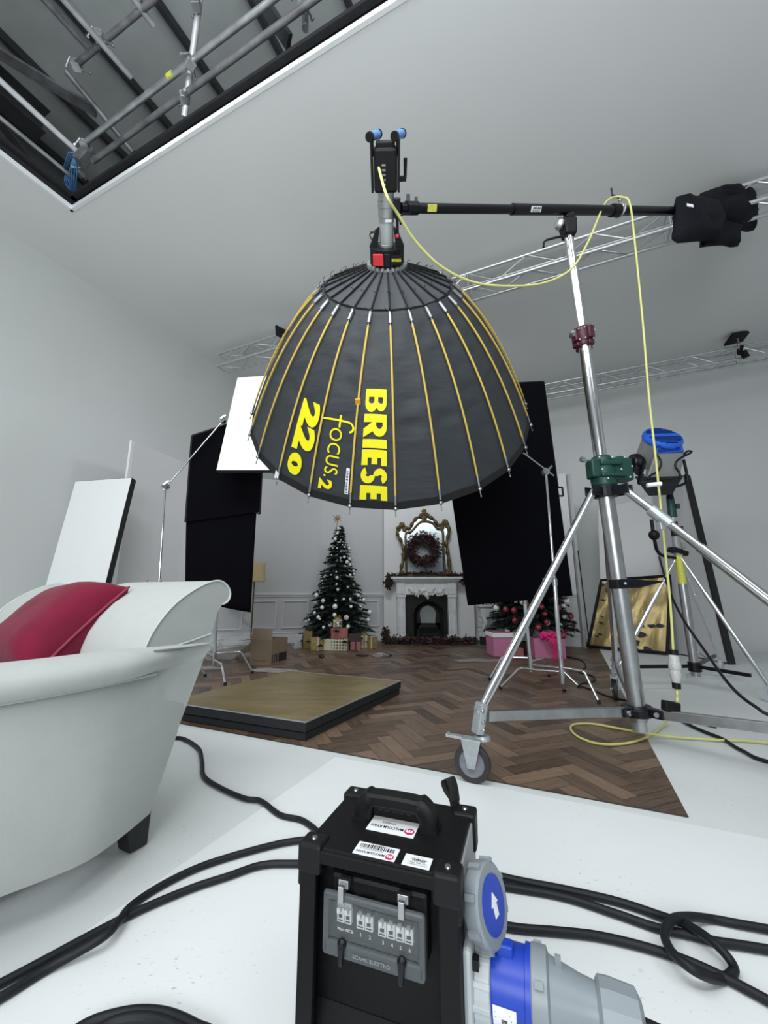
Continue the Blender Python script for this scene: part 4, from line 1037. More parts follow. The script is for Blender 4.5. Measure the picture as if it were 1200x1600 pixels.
def pillow():
    A = V((-1.07, 1.72, .905)); Bc = V((-1.16, 1.40, .60)); C = A+V((-.42, .24, -.03)); D = Bc+C-A
    c = (A+Bc+C+D)/4; nrm = (Bc-A).cross(C-A).normalized()
    if nrm.z < 0: nrm = -nrm
    t = thing('throw_pillow', 'burgundy velvet cushion with piped edges on the white armchair', 'cushion', c)
    N = 22; f = MB(); bd = []
    def P(i, j, s_):
        a, b = 2*i/N-1, 2*j/N-1
        pin = 1-.10*(1-abs(a)**2)*abs(b)**3; pin2 = 1-.10*(1-abs(b)**2)*abs(a)**3
        q = A.lerp(C, (b*pin+1)/2).lerp(Bc.lerp(D, (b*pin+1)/2), (a*pin2+1)/2)
        th = .125*max(0, (1-a**4)*(1-b**4))**.55
        return q+nrm*s_*th+nrm*.006*noise.noise(q*9)*(1 if abs(a) < 1 and abs(b) < 1 else 0)
    for s_ in (1, -1): f.grid([[P(i, j, s_) for j in range(N+1)] for i in range(N+1)])
    bmesh.ops.remove_doubles(f.bm, verts=f.bm.verts, dist=.0004)
    f.build('cover', M['velvet'], t, smooth=80)
    f = MB(); E = [P(i, 0, 0) for i in range(N)]+[P(N, j, 0) for j in range(N)]+[P(N-i, N, 0) for i in range(N)]+[P(0, N-j, 0) for j in range(N)]
    f.sweep(E, .005, 6, closed=True); f.build('piping', M['velvet_trim'], t, smooth=80)
pillow()

# ================================================================== PARABOLIC UMBRELLA LIGHT
UC = V((.04, 3.046, 2.34)); UT = 1.028; UYAW = -.024
UA = V((math.sin(UYAW)*math.sin(UT), -math.cos(UYAW)*math.sin(UT), math.cos(UT)))
UX = V((math.cos(UYAW), math.sin(UYAW), 0)); UYv = UA.cross(UX)
NR = 24; PH0 = .042; UR = 1.1; UL = 1.075; SSEAM = .93
def ur(s): return UR*math.sqrt(max(.0001, 1-s/UL))
def upt(s, phi, dr=0.0):
    r = ur(s)+dr; return UC+UA*s+(UX*math.sin(phi)-UYv*math.cos(phi))*r
def uskin(s, k, fr, dr=0.0, sag=.012):       # k panel index, fr 0..1 across it
    a = upt(s, PH0+k*2*PI/NR, dr); b = upt(s, PH0+(k+1)*2*PI/NR, dr); p = a.lerp(b, fr)
    return p-(p-(UC+UA*s)).normalized()*sag*4*fr*(1-fr)*(ur(s)/UR)*min(1, max(0, s)/.3)
def umbrella():
    t = thing('parabolic_umbrella_light', 'giant black parabolic umbrella light with yellow ribs and lettering', 'studio light', UC)
    SS = [i/48*SSEAM for i in range(49)]
    f = MB()
    for k in range(NR): f.grid([[uskin(s, k, j/8) for j in range(9)] for s in SS])
    bmesh.ops.remove_doubles(f.bm, verts=f.bm.verts, dist=.0005)
    for v in f.bm.verts:
        d = (v.co-UC); s_ = d.dot(UA); r = d-UA*s_; a = math.atan2(r.dot(UX), -r.dot(UYv)); fr = ((a-PH0)/(2*PI/NR)) % 1
        amp = .011*min(1, 4*fr*(1-fr))*(min(1, max(.12, (s_-.25)/.25))); v.co += r.normalized()*amp*(noise.noise(V((a*2.2, s_*15, 0)))*1.5+noise.noise(V((a*5, s_*30, 4)))*.8)
    f.build('outer_cloth', M['skin'], t, smooth=180)
    f = MB(); f.grid([[upt(s, 2*PI*k/96, -.03) for k in range(96)] for s in [i/14*.90 for i in range(15)]], closed_u=True); f.build('inner_lining', M['lining'], t, smooth=180)
    SH_ = 1.035; hr = .115
    def cp(x, k, fr, up=0):                      # crown cone between seam and hub
        a = upt(SSEAM, PH0+(k+fr)*2*PI/NR, 0.0) if fr in (0,) else uskin(SSEAM, k, fr)
        ph = PH0+(k+fr)*2*PI/NR; b = UC+UA*SH_+(UX*math.sin(ph)-UYv*math.cos(ph))*hr
        return a.lerp(b, x)+UA*up
    f = MB()
    for k in range(NR): f.grid([[cp(i/6, k, j/4)+UA*(-.012*4*(j/4)*(1-j/4)*(1-i/6)) for j in range(5)] for i in range(7)])
    f.build('crown_cloth', M['crown'], t, smooth=60)
    f = MB()
    P = []
    for k in range(NR):
        for j in range(4): P.append(uskin(SSEAM, k, j/4, .004))
    f.sweep(P, .005, 6, closed=True); f.build('seam_cord', M['trim'], t, smooth=60)
    f = MB(); P = []; P2 = []
    for s_, dr in ((-.004, .004), (-.004, -.03), (.035, -.02), (.04, .004)):
        P.append([uskin(s_, k, j/4, dr) for k in range(NR) for j in range(4)])
    R = f.grid(P, closed_u=True); n = len(R[0])
    for k in range(n): f.face([R[0][k], R[0][(k+1) % n], R[-1][(k+1) % n], R[-1][k]])
    f.build('rim_trim', M['trim'], t)
    for k in range(NR):
        ph = PH0+k*2*PI/NR; er = (UX*math.sin(ph)-UYv*math.cos(ph))
        f = MB(); f.sweep([upt(s, ph, .014) for s in [.085+i/16*(.875-.085) for i in range(17)]], .0065, 8); rb_ = f.build('rib', M['rod'], t, smooth=60)
        f = MB(); a = upt(.925, ph, .010); b = upt(.885, ph, .014); f.sweep([a, b], .0115, 8); f.sweep([b, upt(.872, ph, .014)], .004, 6); f.build('upper_clip', M['steel'], rb_, smooth=60)
        f = MB(); f.sweep([upt(.09, ph, .014), upt(.03, ph, .013)], .0075, 8); f.ball(upt(.012, ph, .016), .014, u=8, v_=6); f.sweep([upt(.01, ph, .012), upt(-.03, ph, .016)], .0035, 6); f.ball(upt(-.034, ph, .016), .006, u=6, v_=4); f.build('rim_clip', M['steel'], rb_, smooth=60)
        f = MB(); f.sweep([cp(x, k, 0, .006) for x in (0, .33, .66, 1)], .0055, 6)
        q = upt(SSEAM, ph, .012); e = UX*math.cos(ph)+UYv*math.sin(ph)
        f.sweep(smoothpath([q, q+er*.015+e*.012, q+er*.02+UA*.012-e*.015, q+er*.012+UA*.022-e*.03], 3), .0018, 4)
        f.sweep(smoothpath([cp(.35, k, 0, .006), cp(.35, k, 0, .02)+e*.008, cp(.33, k, 0, .03)-e*.012], 3), .0018, 4)
        f.build('crown_strut', M['trim'], t, smooth=60)
    # orange tab and paper label
    f = MB(); c = upt(.56, PH0-2*PI/NR, .022); R = Matrix((UX, UA, UYv)).transposed(); f.box(c, (.03, .035, .012), R); f.build('orange_tab', M['orange'], t)
    def patch(f, s0, s1, k, f0, f1, dr=.005, n=6):
        f.grid([[uskin(s0+(s1-s0)*i/n, k, f0+(f1-f0)*j/3, dr) for j in range(4)] for i in range(n+1)])
    f = MB(); patch(f, .215, .07, -2, .84, .93, .008); f.build('paper_label', M['white'], t)
    f = MB()
    for i in range(14):
        s_ = .20-.009*i; patch(f, s_, s_-.003-.003*(i % 2), -2, .855, .905, .0095, 1)
    f.build('label_print', M['ink'], t)
    f = MB(); patch(f, .05, .0, -4, .88, 1.04, .02, 2); f.build('white_tag', M['white'], t)
    # lettering wrapped on the panels
    def letter(body, k, s0, s1, f0, f1, bold, name, spacing=1.0, m='yellow'):
        me = textmesh(body, 1.0, bold, spacing); bm = bmesh.new(); bm.from_mesh(me); bpy.data.meshes.remove(me)
        bmesh.ops.triangulate(bm, faces=bm.faces)
        xs = [v.co.x for v in bm.verts]; ys = [v.co.y for v in bm.verts]; x0, x1, y0, y1 = min(xs), max(xs), min(ys), max(ys)
        for v in bm.verts:
            a = (v.co.x-x0)/(x1-x0); b = (v.co.y-y0)/(y1-y0); v.co = uskin(s0+(s1-s0)*a, k, f0+(f1-f0)*b, .0105)
        mb = MB(); mb.bm.free(); mb.bm = bm; return mb.build(name, M[m], t, recalc=False)
    # heavy block letters drawn as polygons in a unit box (x along the word, y up)
    def block(k, s0, s1, f0, f1, name, glyphs):
        mb = MB(); tot = sum(g[0] for g in glyphs)+.07*(len(glyphs)-1); x = 0
        def mp(u, v): 
            a = u/tot; return uskin(s0+(s1-s0)*a, k, f0+(f1-f0)*v, .0105)
        for wd, polys in glyphs:
            for q in polys:
                # quads given as four corners, subdivided so they follow the cloth
                n = 4
                mb.grid([[mp(x+((q[0][0]*(1-a)+q[1][0]*a)*(1-b)+(q[3][0]*(1-a)+q[2][0]*a)*b)*wd, ((q[0][1]*(1-a)+q[1][1]*a)*(1-b)+(q[3][1]*(1-a)+q[2][1]*a)*b)) for a in [i/n for i in range(n+1)]] for b in [j/n for j in range(n+1)]])
            x += wd+.07
        return mb.build(name, M['yellow'], t, recalc=False)
    def rect(a, b, c, d): return [(a, b), (c, b), (c, d), (a, d)]
    def ring(cx, cy, rx, ry, ix, iy, a0, a1, n=10):
        out = []
        for i in range(n):
            p = a0+(a1-a0)*i/n; q = a0+(a1-a0)*(i+1)/n
            out.append([(cx+ix*math.cos(p), cy+iy*math.sin(p)), (cx+rx*math.cos(p), cy+ry*math.sin(p)), (cx+rx*math.cos(q), cy+ry*math.sin(q)), (cx+ix*math.cos(q), cy+iy*math.sin(q))])
        return out
    def sgl(w_):
        return ring(.52, .735, .46, .265, .06, .075, .35, PI*1.5, 12)+ring(.48, .27, .50, .27, .08, .085, -PI*.86, PI*.5, 12)
    B_ = (.86, [rect(0, 0, .46, 1)] and [rect(0, 0, .34, 1), rect(.34, 0, .55, .16), rect(.34, .42, .55, .60), rect(.34, .84, .55, 1)]+ring(.55, .735, .40, .265, .07, .09, -PI/2, PI/2)+ring(.55, .29, .45, .29, .07, .11, -PI/2, PI/2))
    R_ = (.92, [rect(0, 0, .34, 1), rect(.34, .82, .52, 1), rect(.34, .36, .52, .54), [(.34, .36), (.52, .40), (1.0, 0), (.62, 0)], [(.40, .38), (.72, .42), (1.0, 0), (.64, 0)]]+ring(.52, .68, .44, .32, .10, .11, -PI/2, PI/2))
    I_ = (.36, [rect(0, 0, 1, 1)])
    E_ = (.66, [rect(0, 0, .52, 1), rect(.52, 0, 1, .24), rect(.52, .39, .93, .62), rect(.52, .77, 1, 1)])
    S_ = (.74, sgl(1))
    block(-1, .612, .05, .20, .82, 'lettering', [B_, R_, I_, E_, S_, E_])
    letter('22', -3, .50, .225, .18, .88, .06, 'lettering', 1.02)
    letter('0', -3, .205, .075, .18, .62, .06, 'lettering', 1.0)
    mono = [rect(.30, .0, .42, .80), rect(.02, .50, .80, .56)]+ring(.66, .80, .36, .20, .24, .135, PI*.10, PI, 10)
    block(-2, .475, .395, .02, .96, 'lettering', [(1.0, mono)])
    letter('OCUS.', -2, .405, .14, .27, .62, .0, 'lettering', 1.05)
    letter('2', -2, .125, .065, .18, .52, .04, 'lettering', 1.0)
    # speed ring, tube, lamp body
    f = MB(); f.lathe([(.10, 1.025), (.116, 1.03), (.116, 1.05), (.10, 1.055)], UC, UA, 32); f.build('rib_ring', M['steel'], t, smooth=40)
    f = MB()
    for k in range(NR):
        ph = PH0+k*2*PI/NR; c = UC+UA*1.045+(UX*math.sin(ph)-UYv*math.cos(ph))*.116; f.box(c, (.014, .016, .026), Matrix((UX*math.cos(ph)+UYv*math.sin(ph), UX*math.sin(ph)-UYv*math.cos(ph), UA)).transposed())
    f.build('rib_sockets', M['alu'], t)
    f = MB(); f.lathe([(.07, 1.06), (.105, 1.06), (.105, 1.145), (.07, 1.145)], UC, UA, 12); fr = Matrix((UX, UYv, UA)).transposed()
    for s_ in (-1, 1):
        c = UC+UA*1.17+UX*s_*.085+UYv*.02; f.hexa([c+UX*s_*x+UYv*y+UA*z for x, y, z in ((-.03, -.03, -.03), (.02, -.03, -.03), (.02, .03, -.03), (-.03, .03, -.03), (-.045, -.02, .07), (-.02, -.02, .05), (-.02, .02, .05), (-.045, .02, .07))])
    f.build('speed_ring', M['black'], t)
    f = MB(); c = UC+UA*1.10-UYv*.102-UX*.05; f.box(c, (.062, .02, .06), fr); f.build('red_catch', M['red'], t, bevel=.003)
    f = MB(); c = UC+UA*1.10-UYv*.102+UX*.058; f.box(c, (.062, .012, .05), fr); pl_ = f.build('name_plate', M['black_metal'], t); f = MB(); addtext(f, 'BRIESE', c-UX*.028-UA*.008-UYv*.0065, UX, UA, .016, .02, width=.056); f.build('plate_lettering', M['yellow'], pl_, recalc=False)
    f = MB(); c = UC+UA*1.10-UYv*.102+UX*.002; f.box(c, (.035, .02, .065), fr); f.build('latch', M['black_metal'], t, bevel=.003)
    f = MB(); f.lathe([(.041, 1.06), (.041, 1.155), (.043, 1.156), (.043, 1.158), (.041, 1.159), (.041, 1.265)], UC, UA, 28); f.build('focus_tube', M['alu'], t, smooth=40)
    f = MB(); f.lathe([(.044, 1.265), (.044, 1.29), (.047, 1.292), (.047, 1.335), (.049, 1.337), (.049, 1.368), (.045, 1.37), (.045, 1.42)], UC, UA, 28); f.build('knurled_sleeve', M['steel'], t, smooth=40)
    f = MB(); c = UC+UA*1.28-UYv*.045+UX*.012; f.box(c, (.035, .003, .012), fr); f.build('plate_label', M['white'], t)
    # lamp body: box with side plates and two blue handles
    f = MB(); c = UC+UA*1.50; f.box(c, (.124, .12, .185), fr); f.build('lamp_body', M['black'], t, bevel=.012)
    f = MB()
    for x in (-.073, .070): f.box(UC+UA*1.515+UX*x, (.012, .105, .215), fr)
    f.build('side_plates', M['black_metal'], t, bevel=.004)
    f = MB(); f.box(UC+UA*1.60, (.10, .07, .03), fr); f.build('end_block', M['black'], t, bevel=.006)
    for x in (-.066, .060):
        c = UC+UA*1.635+UX*x; a_ = c-UYv*.06-UX*.012; b2 = c+UYv*.07+UX*.03; f = MB(); f.tube(a_, b2, .019, n=14); g = f.build('handle', M['blue_light'], t, smooth=40)
        dd = (b2-a_).normalized(); f = MB(); f.tube(a_-dd*.008, a_+dd*.012, .021, n=14); f.build('handle_end', M['black'], g, smooth=40); f = MB(); f.tube(b2-dd*.012, b2+dd*.004, .021, n=14); f.build('handle_end', M['black'], g, smooth=40)
        f = MB(); f.box(UC+UA*1.59+UX*x, (.010, .03, .07), fr); f.build('handle_bracket', M['black_metal'], t)
    f = MB(); c = UC+UA*1.46+UX*.105; f.box(c-UX*.012, (.035, .03, .022), fr); f.tube(c, c+UA*.085, .008, .010, n=8); f.build('tilt_lever', M['black'], t, smooth=40)
    f = MB(); c = UC+UA*1.48-UYv*.062; 
    for i in range(5): f.box(c+UA*(.045-.02*i)-UX*.01, (.02, .004, .008), fr)
    f.build('control_marks', M['grey'], t)
    # yoke stub towards the boom, knob, hanging hook
    f = MB(); c = UC+UA*1.33; f.box(c+UX*.063+UA*.0, (.035, .05, .09), fr); f.tube(c+UX*.062-UA*.03, c+UX*.066-UA*.14, .008); f.build('yoke', M['black_metal'], t)
    f = MB(); f.ball(UC+UA*1.20+UX*.062-UYv*.02, .012); f.build('knob', M['pinkred'], t, smooth=60)
    f = MB(); c = UC+UA*1.21-UX*.045; f.sweep(smoothpath([c+UA*.03, c-UX*.03+UA*.01, c-UX*.055-UA*.005, c-UX*.04-UA*.03, c-UX*.025-UA*.0, c-UX*.05+UA*.01], 4), .004, 6); f.build('tie_loop', M['trim'], t, smooth=60)
umbrella()

# ================================================================== HEAVY WIND-UP STAND, BOOM, SANDBAGS
CB = PZ(997, 1120, .16); CT = PY(889, 372, 2.45)
def onc(z): return CB+(CT-CB)*((z-CB.z)/(CT.z-CB.z))
def zpix(py):                                   # height on the column that shows at this picture row
    lo, hi = 0, 4
    for _ in range(40):
        m_ = (lo+hi)/2; q = onc(m_)-V((0, 0, CAM_H)); d = q.y*math.cos(PITCH)+q.z*math.sin(PITCH); u = -q.y*math.sin(PITCH)+q.z*math.cos(PITCH)
        if 800-FPX*u/d > py: lo = m_
        else: hi = m_
    return lo
boomL = UC+UA*1.33+UX*.08; HEADP = PY(885, 328, 2.40)
BD = (HEADP-boomL).normalized()
def bpx(px):                                    # point of the boom axis above this picture column
    lo, hi = -.5, 4
    for _ in range(40):
        m_ = (lo+hi)/2; q = boomL+BD*m_-V((0, 0, CAM_H)); d = q.y*math.cos(PITCH)+q.z*math.sin(PITCH)
        if 600+FPX*q.x/d < px: lo = m_
        else: hi = m_
    return boomL+BD*lo
def bigstand():
    t = thing('wind_up_stand', 'heavy silver wind-up stand with green winch, wine red collar and caster', 'stand', (CB.x, CB.y, 0))
    ax = (CT-CB).normalized(); zc = zpix(735); zw = zpix(527)
    f = MB(); f.tube(onc(.14), onc(zc), .047, n=28); f.build('lower_column', M['steel'], t, smooth=50)
    f = MB(); f.tube(onc(zc), onc(zw), .039, n=28); f.build('middle_column', M['chrome'], t, smooth=50)
    f = MB(); f.tube(onc(zw), onc(zpix(366)), .031, n=28); f.build('upper_column', M['chrome'], t, smooth=50)
    f = MB(); f.tube(onc(.085), onc(.15), .040, n=24); f.build('column_foot', M['zinc'], t, smooth=50)
    # wine red collar
    c = onc(zw); f = MB(); f.lathe([(.040, -.075), (.052, -.07), (.050, -.045), (.058, -.03), (.058, .05), (.048, .065), (.036, .07)], c, ax, 18)
    for a in (0.4, 1.9, 3.4, 5.0): e = V((math.cos(a), math.sin(a), 0)); f.box(c+e*.058+V((0, 0, .0)), (.045, .045, .09), rotz(a)); f.box(c+e*.05-V((0, 0, .065)), (.03, .03, .03), rotz(a))
    f.build('collar', M['wine'], t, smooth=30, bevel=.006)
    f = MB()
    for a in (3.9, 4.4, 5.2, 5.7): 
        for z in (-.05, .03): e = V((math.cos(a), math.sin(a), 0)); f.ball(c+e*.072+V((0, 0, z)), .006)
    f.build('collar_bolts', M['zinc'], t, smooth=60)
    f = MB(); k = c+V((-.07, -.02, .01)); f.tube(c+V((-.04, -.01, .01)), k, .008); f.lathe([(.018, 0), (.028, .008), (.028, .022), (.016, .03)], k, (-1, -.1, 0), 10); f.build('lock_knob', M['steel'], t, smooth=40)
    # green winch housing
    c = onc(zc); f = MB(); f.lathe([(.050, -.12), (.075, -.11), (.080, -.02), (.070, .05), (.060, .085), (.045, .095)], c, ax, 20)
    f.box(c+V((.085, -.01, -.005)), (.16, .10, .15)); f.lathe([(.075, -.05), (.075, .05)], c+V((.10, 0, .01)), (0, 1, 0), 22); f.box(c+V((-.065, -.02, .0)), (.07, .09, .12)); f.box(c+V((.02, -.07, .03)), (.14, .03, .03)); f.box(c+V((.03, -.07, -.05)), (.16, .03, .025))
    f.build('winch_housing', M['green'], t, smooth=30, bevel=.010)
    f = MB()
    for x, z in ((-.06, .06), (.02, .06), (.1, .06), (-.05, -.02), (.07, -.02), (.14, .0), (-.02, -.08), (.12, -.07)): f.ball(c+V((x, -.088, z)), .007)
    f.build('housing_bolts', M['zinc'], t, smooth=60)
    f = MB(); f.tube(c+V((-.09, -.04, .05)), c+V((-.13, -.05, .055)), .007); f.lathe([(.010, 0), (.018, .006), (.018, .03), (.010, .036)], c+V((-.13, -.05, .055)), (-1, -.1, .1), 10); f.build('lock_knob', M['steel'], t, smooth=40)
    f = MB(); q = c+V((.18, -.02, .0)); f.tube(q-V((.02, 0, 0)), q+V((.04, 0, 0)), .014); f.box(q+V((.045, -.02, -.03)), (.014, .02, .15), Matrix.Rotation(.35, 3, 'Y')); f.tube(q+V((.02, -.02, -.10)), q+V((.10, -.03, -.09)), .011); f.lathe([(.03, -.008), (.034, 0), (.03, .008)], q+V((.02, 0, .05)), (1, 0, 0), 14); f.build('crank_handle', M['black_metal'], t, smooth=40)
    f = MB(); f.tube(q+V((.06, -.035, -.115)), q+V((.14, -.05, -.11)), .014); f.build('crank_grip', M['white'], t, smooth=40)
    # leg bracket under the winch
    cb = onc(zc-.15); f = MB(); f.lathe([(.052, -.03), (.075, -.03), (.075, .04), (.052, .04)], cb, ax, 18)
    AN = [math.atan2(PZ(690, 1190, .12).y-CB.y, PZ(690, 1190, .12).x-CB.x)]; AN += [math.radians(-53), math.atan2(PZ(966, 1090, .0).y-CB.y, PZ(966, 1090, .0).x-CB.x)]
    for a in AN:
        e = V((math.cos(a), math.sin(a), 0))
        for s_ in (-1, 1): f.box(cb+e*.10+V((-e.y, e.x, 0))*s_*.028+V((0, 0, .0)), (.10, .012, .06), rotz(a))
    f.build('leg_bracket', M['black_metal'], t, bevel=.004)
    # lower collar with brace hubs
    hb = onc(.20); f = MB(); f.lathe([(.048, -.03), (.085, -.028), (.085, .02), (.048, .03)], hb, ax, 20)
    for a in AN:
        e = V((math.cos(a), math.sin(a), 0)); f.box(hb+e*.10, (.09, .05, .05), rotz(a)); f.ball(hb+e*.09+V((0, -.03, .0)), .018)
    f.build('brace_hub', M['black_metal'], t, bevel=.006)
    for a in AN:
        f = MB(); e = V((math.cos(a), math.sin(a), 0)); f.lathe([(.014, -.04), (.014, .04)], hb+e*.115, V((-e.y, e.x, 0)), 6); f.build('hub_bolt', M['zinc'], t)
    # clamp strap half way up
    zs = zpix(912); c = onc(zs); f = MB(); f.lathe([(.047, -.028), (.056, -.028), (.056, .028), (.047, .028)], c, ax, 20); f.box(c+V((-.0, -.06, 0)), (.09, .012, .05)); f.hexa([c+V(p) for p in ((.05, -.04, -.028), (.10, -.04, -.028), (.10, .03, -.028), (.05, .03, -.028), (.05, -.04, .028), (.25, -.06, .012), (.25, -.02, .016), (.05, .03, .028))])
    f.build('cable_clamp', M['black_metal'], t, bevel=.003)
    f = MB(); f.ball(c+V((.0, -.068, 0)), .009); f.build('clamp_bolt', M['zinc'], t, smooth=60)
    # legs with braces and casters
    for i, a in enumerate(AN):
        e = V((math.cos(a), math.sin(a), 0)); R = 1.14; sd = V((-e.y, e.x, 0)); base = V((CB.x, CB.y, 0))
        top = cb+e*.115; foot = base+e*R+V((0, 0, .30)); mid = top.lerp(foot, .32)
        f = MB(); f.tube(top, mid, .0225, n=18); f.tube(mid, foot, .0265 if i == 1 else .0225, n=18); lg = f.build('leg', M['chrome'], t, smooth=50)
        if i == 1:
            f = MB(); d = (foot-top).normalized(); q = top.lerp(foot, .17); f.tube(q-d*.08, q+d*.06, .034, n=18); f.box(q+V((.0, -.0, -.045)), (.05, .03, .05)); f.build('leg_clamp', M['zinc'], lg, bevel=.004)
        f = MB(); p1 = hb+e*.12; p2 = base+e*(R-.05)+V((0, 0, .285)); f.bar(p1, p2, .028, .052); f.build('brace', M['steel'], t, bevel=.004)
        f = MB(); f.bar(foot+V((0, 0, .05))-e*.02, foot-V((0, 0, .09))+e*.015, .058, .045, e); f.build('leg_end', M['zinc'], t, bevel=.01)
        f = MB()
        for z in (.02, -.03, -.065):
            for s_ in (-1, 1): f.ball(foot+V((0, 0, z))+sd*s_*.030, .010)
        f.build('leg_end_bolts', M['steel'], t, smooth=60)
        # caster
        tr = e*.0+V((-.035, -.01, 0)); wc = base+e*(R+.01)+V((0, 0, .088))+tr; wd = V((.80, -.42, 0)).normalized() if i == 0 else e; sd = V((-wd.y, wd.x, 0))
        f = MB(); f.lathe([(.040, 0), (.040, .012), (.030, .02)], foot+V((.01, 0, -.115)), (0, 0, 1), 16)
        for s_ in (-1, 1):
            f.hexa([wc+sd*s_*.026+wd*x+V((0, 0, z))+sd*s_*q for q in (0, .003) for x, z in ((-.018, -.018), (.018, -.018), (.05, .105), (-.045, .105))])
        f.box(wc+V((0, 0, .105)), (.10, .056, .006), rotz(math.atan2(wd.y, wd.x))); f.tube(wc-sd*.034, wc+sd*.034, .010); f.build('caster_fork', M['zinc'], t, bevel=.001)
        f = MB(); f.box(wc-wd*.085+V((0, 0, .105)), (.08, .035, .012), rotz(math.atan2(wd.y, wd.x))); f.tube(wc-wd*.12+V((0, 0, .11))-sd*.02, wc-wd*.12+V((0, 0, .11))+sd*.02, .006); f.build('brake_pedal', M['zinc'], t, bevel=.002)
        f = MB(); f.lathe([(.060, -.014), (.080, -.017), (.0865, -.010), (.0865, .010), (.080, .017), (.060, .014)], wc, sd, 36, False); wl = f.build('caster_wheel', M['tyre'], t, smooth=40)
        f = MB(); f.lathe([(.02, -.018), (.022, -.012), (.050, -.008), (.063, -.014), (.063, .014), (.050, .008), (.022, .012), (.02, .018)], wc, sd, 36); f.build('wheel_centre', M['wheelc'], wl, smooth=40)
    # head
    h = onc(zpix(357)); f = MB()
    f.hexa([h+V(p) for p in ((-.035, -.045, -.075), (.045, -.045, -.075), (.045, .04, -.075), (-.035, .04, -.075), (-.052, -.055, .055), (.052, -.055, .055), (.052, .05, .055), (-.052, .05, .055))]); f.box(h+V((.005, -.03, .075)), (.07, .05, .05)); f.build('boom_head', M['black'], t, bevel=.014)
    f = MB(); f.lathe([(.006, 0), (.036, .012), (.042, .028), (.030, .05), (.01, .055)], h+V((-.045, -.02, .01)), (-1, -.25, .0), 8); f.build('head_knob', M['alu'], t, smooth=40)
    f = MB(); f.ball(h+V((-.02, -.06, .10)), .011); f.build('head_bolt', M['zinc'], t, smooth=60)
    f = MB(); q = h+V((-.02, -.03, -.095)); f.sweep([q, q+V((-.08, -.01, -.02)), q+V((-.165, -.02, -.055)), q+V((-.185, -.02, -.075)), q+V((-.19, -.02, -.115))], .008, 8); f.build('head_lever', M['black_metal'], t, smooth=50)
bigstand()
def boom():
    t = thing('boom_arm', 'long black boom arm holding the giant umbrella over its silver stand', 'boom arm', HEADP)
    f = MB(); f.tube(boomL, bpx(800), .0265, n=20); f.build('inner_tube', M['black_metal'], t, smooth=50)
    f = MB(); f.tube(bpx(800), bpx(1078), .0335, n=20); f.build('outer_tube', M['black_metal'], t, smooth=50)
    f = MB(); p = bpx(634); f.tube(p, bpx(652), .034, n=16); f.box(p.lerp(bpx(652), .2)+V((0, -.01, .045)), (.022, .03, .05)); f.box(bpx(650)+V((0, -.01, .04)), (.018, .02, .04)); q = bpx(638)-V((0, .01, .04)); f.sweep([bpx(643)-V((0, 0, .03)), q+V((-.035, -.01, -.025)), q+V((-.055, -.01, -.045)), q+V((-.045, -.01, -.09))], .006, 8); f.build('end_socket', M['black_metal'], t, smooth=40)
    up = V((0, -.45, .9)); rt = BD; up = (up-rt*up.dot(rt)).normalized(); fw = rt.cross(up)
    f = MB(); p = bpx(664); n_ = (V((0, 0, CAM_H))-p); n_ = (n_-rt*n_.dot(rt)).normalized(); u_ = n_.cross(rt); u_ = u_ if u_.z > 0 else -u_
    f.hexa([p+n_*.0265+rt*x+u_*y+n_*z for z in (0, .002) for x, y in ((0, -.016), (.065, -.016), (.065, .02), (0, .02))]); f.build('yellow_label', M['yellow_tape'], t)
    f = MB(); p = bpx(824); f.hexa([p+n_*.0335+rt*x+u_*y+n_*z for z in (0, .002) for x, y in ((0, -.014), (.095, -.014), (.095, .019), (0, .019))]); f.build('white_label', M['white'], t)
    f = MB(); addtext(f, 'MRM', p+n_*.036+rt*.014+u_*.002, rt, u_, .012, .03, width=.07); addtext(f, 'Beambooms', p+n_*.036+rt*.012-u_*.011, rt, u_, .009, .02, width=.072); f.build('label_print', M['ink'], t, recalc=False)
    # cable tie point with hook
    p = bpx(962); f = MB(); f.tube(bpx(956), bpx(966), .044, n=18); f.build('clamp_band', M['black'], t, smooth=50)
    p = bpx(968); f = MB()
    f.sweep([p+(n_*math.cos(a)+u_*math.sin(a))*.045+rt*.012*math.sin(a) for a in [k*PI/8 for k in range(16)]], .006, 8, closed=True)
    f.sweep([p+(n_*math.cos(a)+u_*math.sin(a))*.043-rt*.012 for a in [k*PI/8 for k in range(16)]], .005, 8, closed=True)
    f.ball(p+V((0, -.02, .075)), .014); f.tube(p+V((0, -.02, .045)), p+V((0, -.02, .10)), .006); f.build('hook_ring', M['steel'], t, smooth=60)
    f = MB(); f.sweep([p+V((.0, -.02, .095)), p+V((-.055, -.02, .125)), p+V((-.055, -.02, .185))], .007, 8); f.build('tommy_bar', M['black_metal'], t, smooth=50)
    f = MB(); f.tube(bpx(1078), bpx(1192), .0265, n=16); f.build('tail_tube', M['black_metal'], t, smooth=50)
boom()
def sandbag(outline, c0, th, label, seed):
    """pillow-like bag filled from a closed outline given in the boom's plane"""
    pts = [V((a, 0, b)) for a, b in outline]; n = len(pts); cc = sum(pts, V())/n; f = MB(); K = 7
    rt = BD; up = V((0, 0, 1)); up = (up-rt*up.dot(rt)).normalized(); fw = rt.cross(up)
    for s_ in (1, -1):
        rows = []
        for k in range(K+1):
            g = k/K; rows.append([c0+rt*(cc.x+(p.x-cc.x)*(1-g)*1.0)+up*(cc.z+(p.z-cc.z)*(1-g))-fw*s_*(th*math.sqrt(max(0, 1-(1-g)**3))*(1+.35*noise.noise(V((p.x*9*(1-g)+seed, s_, p.z*9*(1-g)))))) for p in pts])
        f.grid(rows, closed_u=True)
    bmesh.ops.remove_doubles(f.bm, verts=f.bm.verts, dist=.0005)
    return tag(f.build('sandbag', M['bag'], smooth=55), label, 'sandbag')
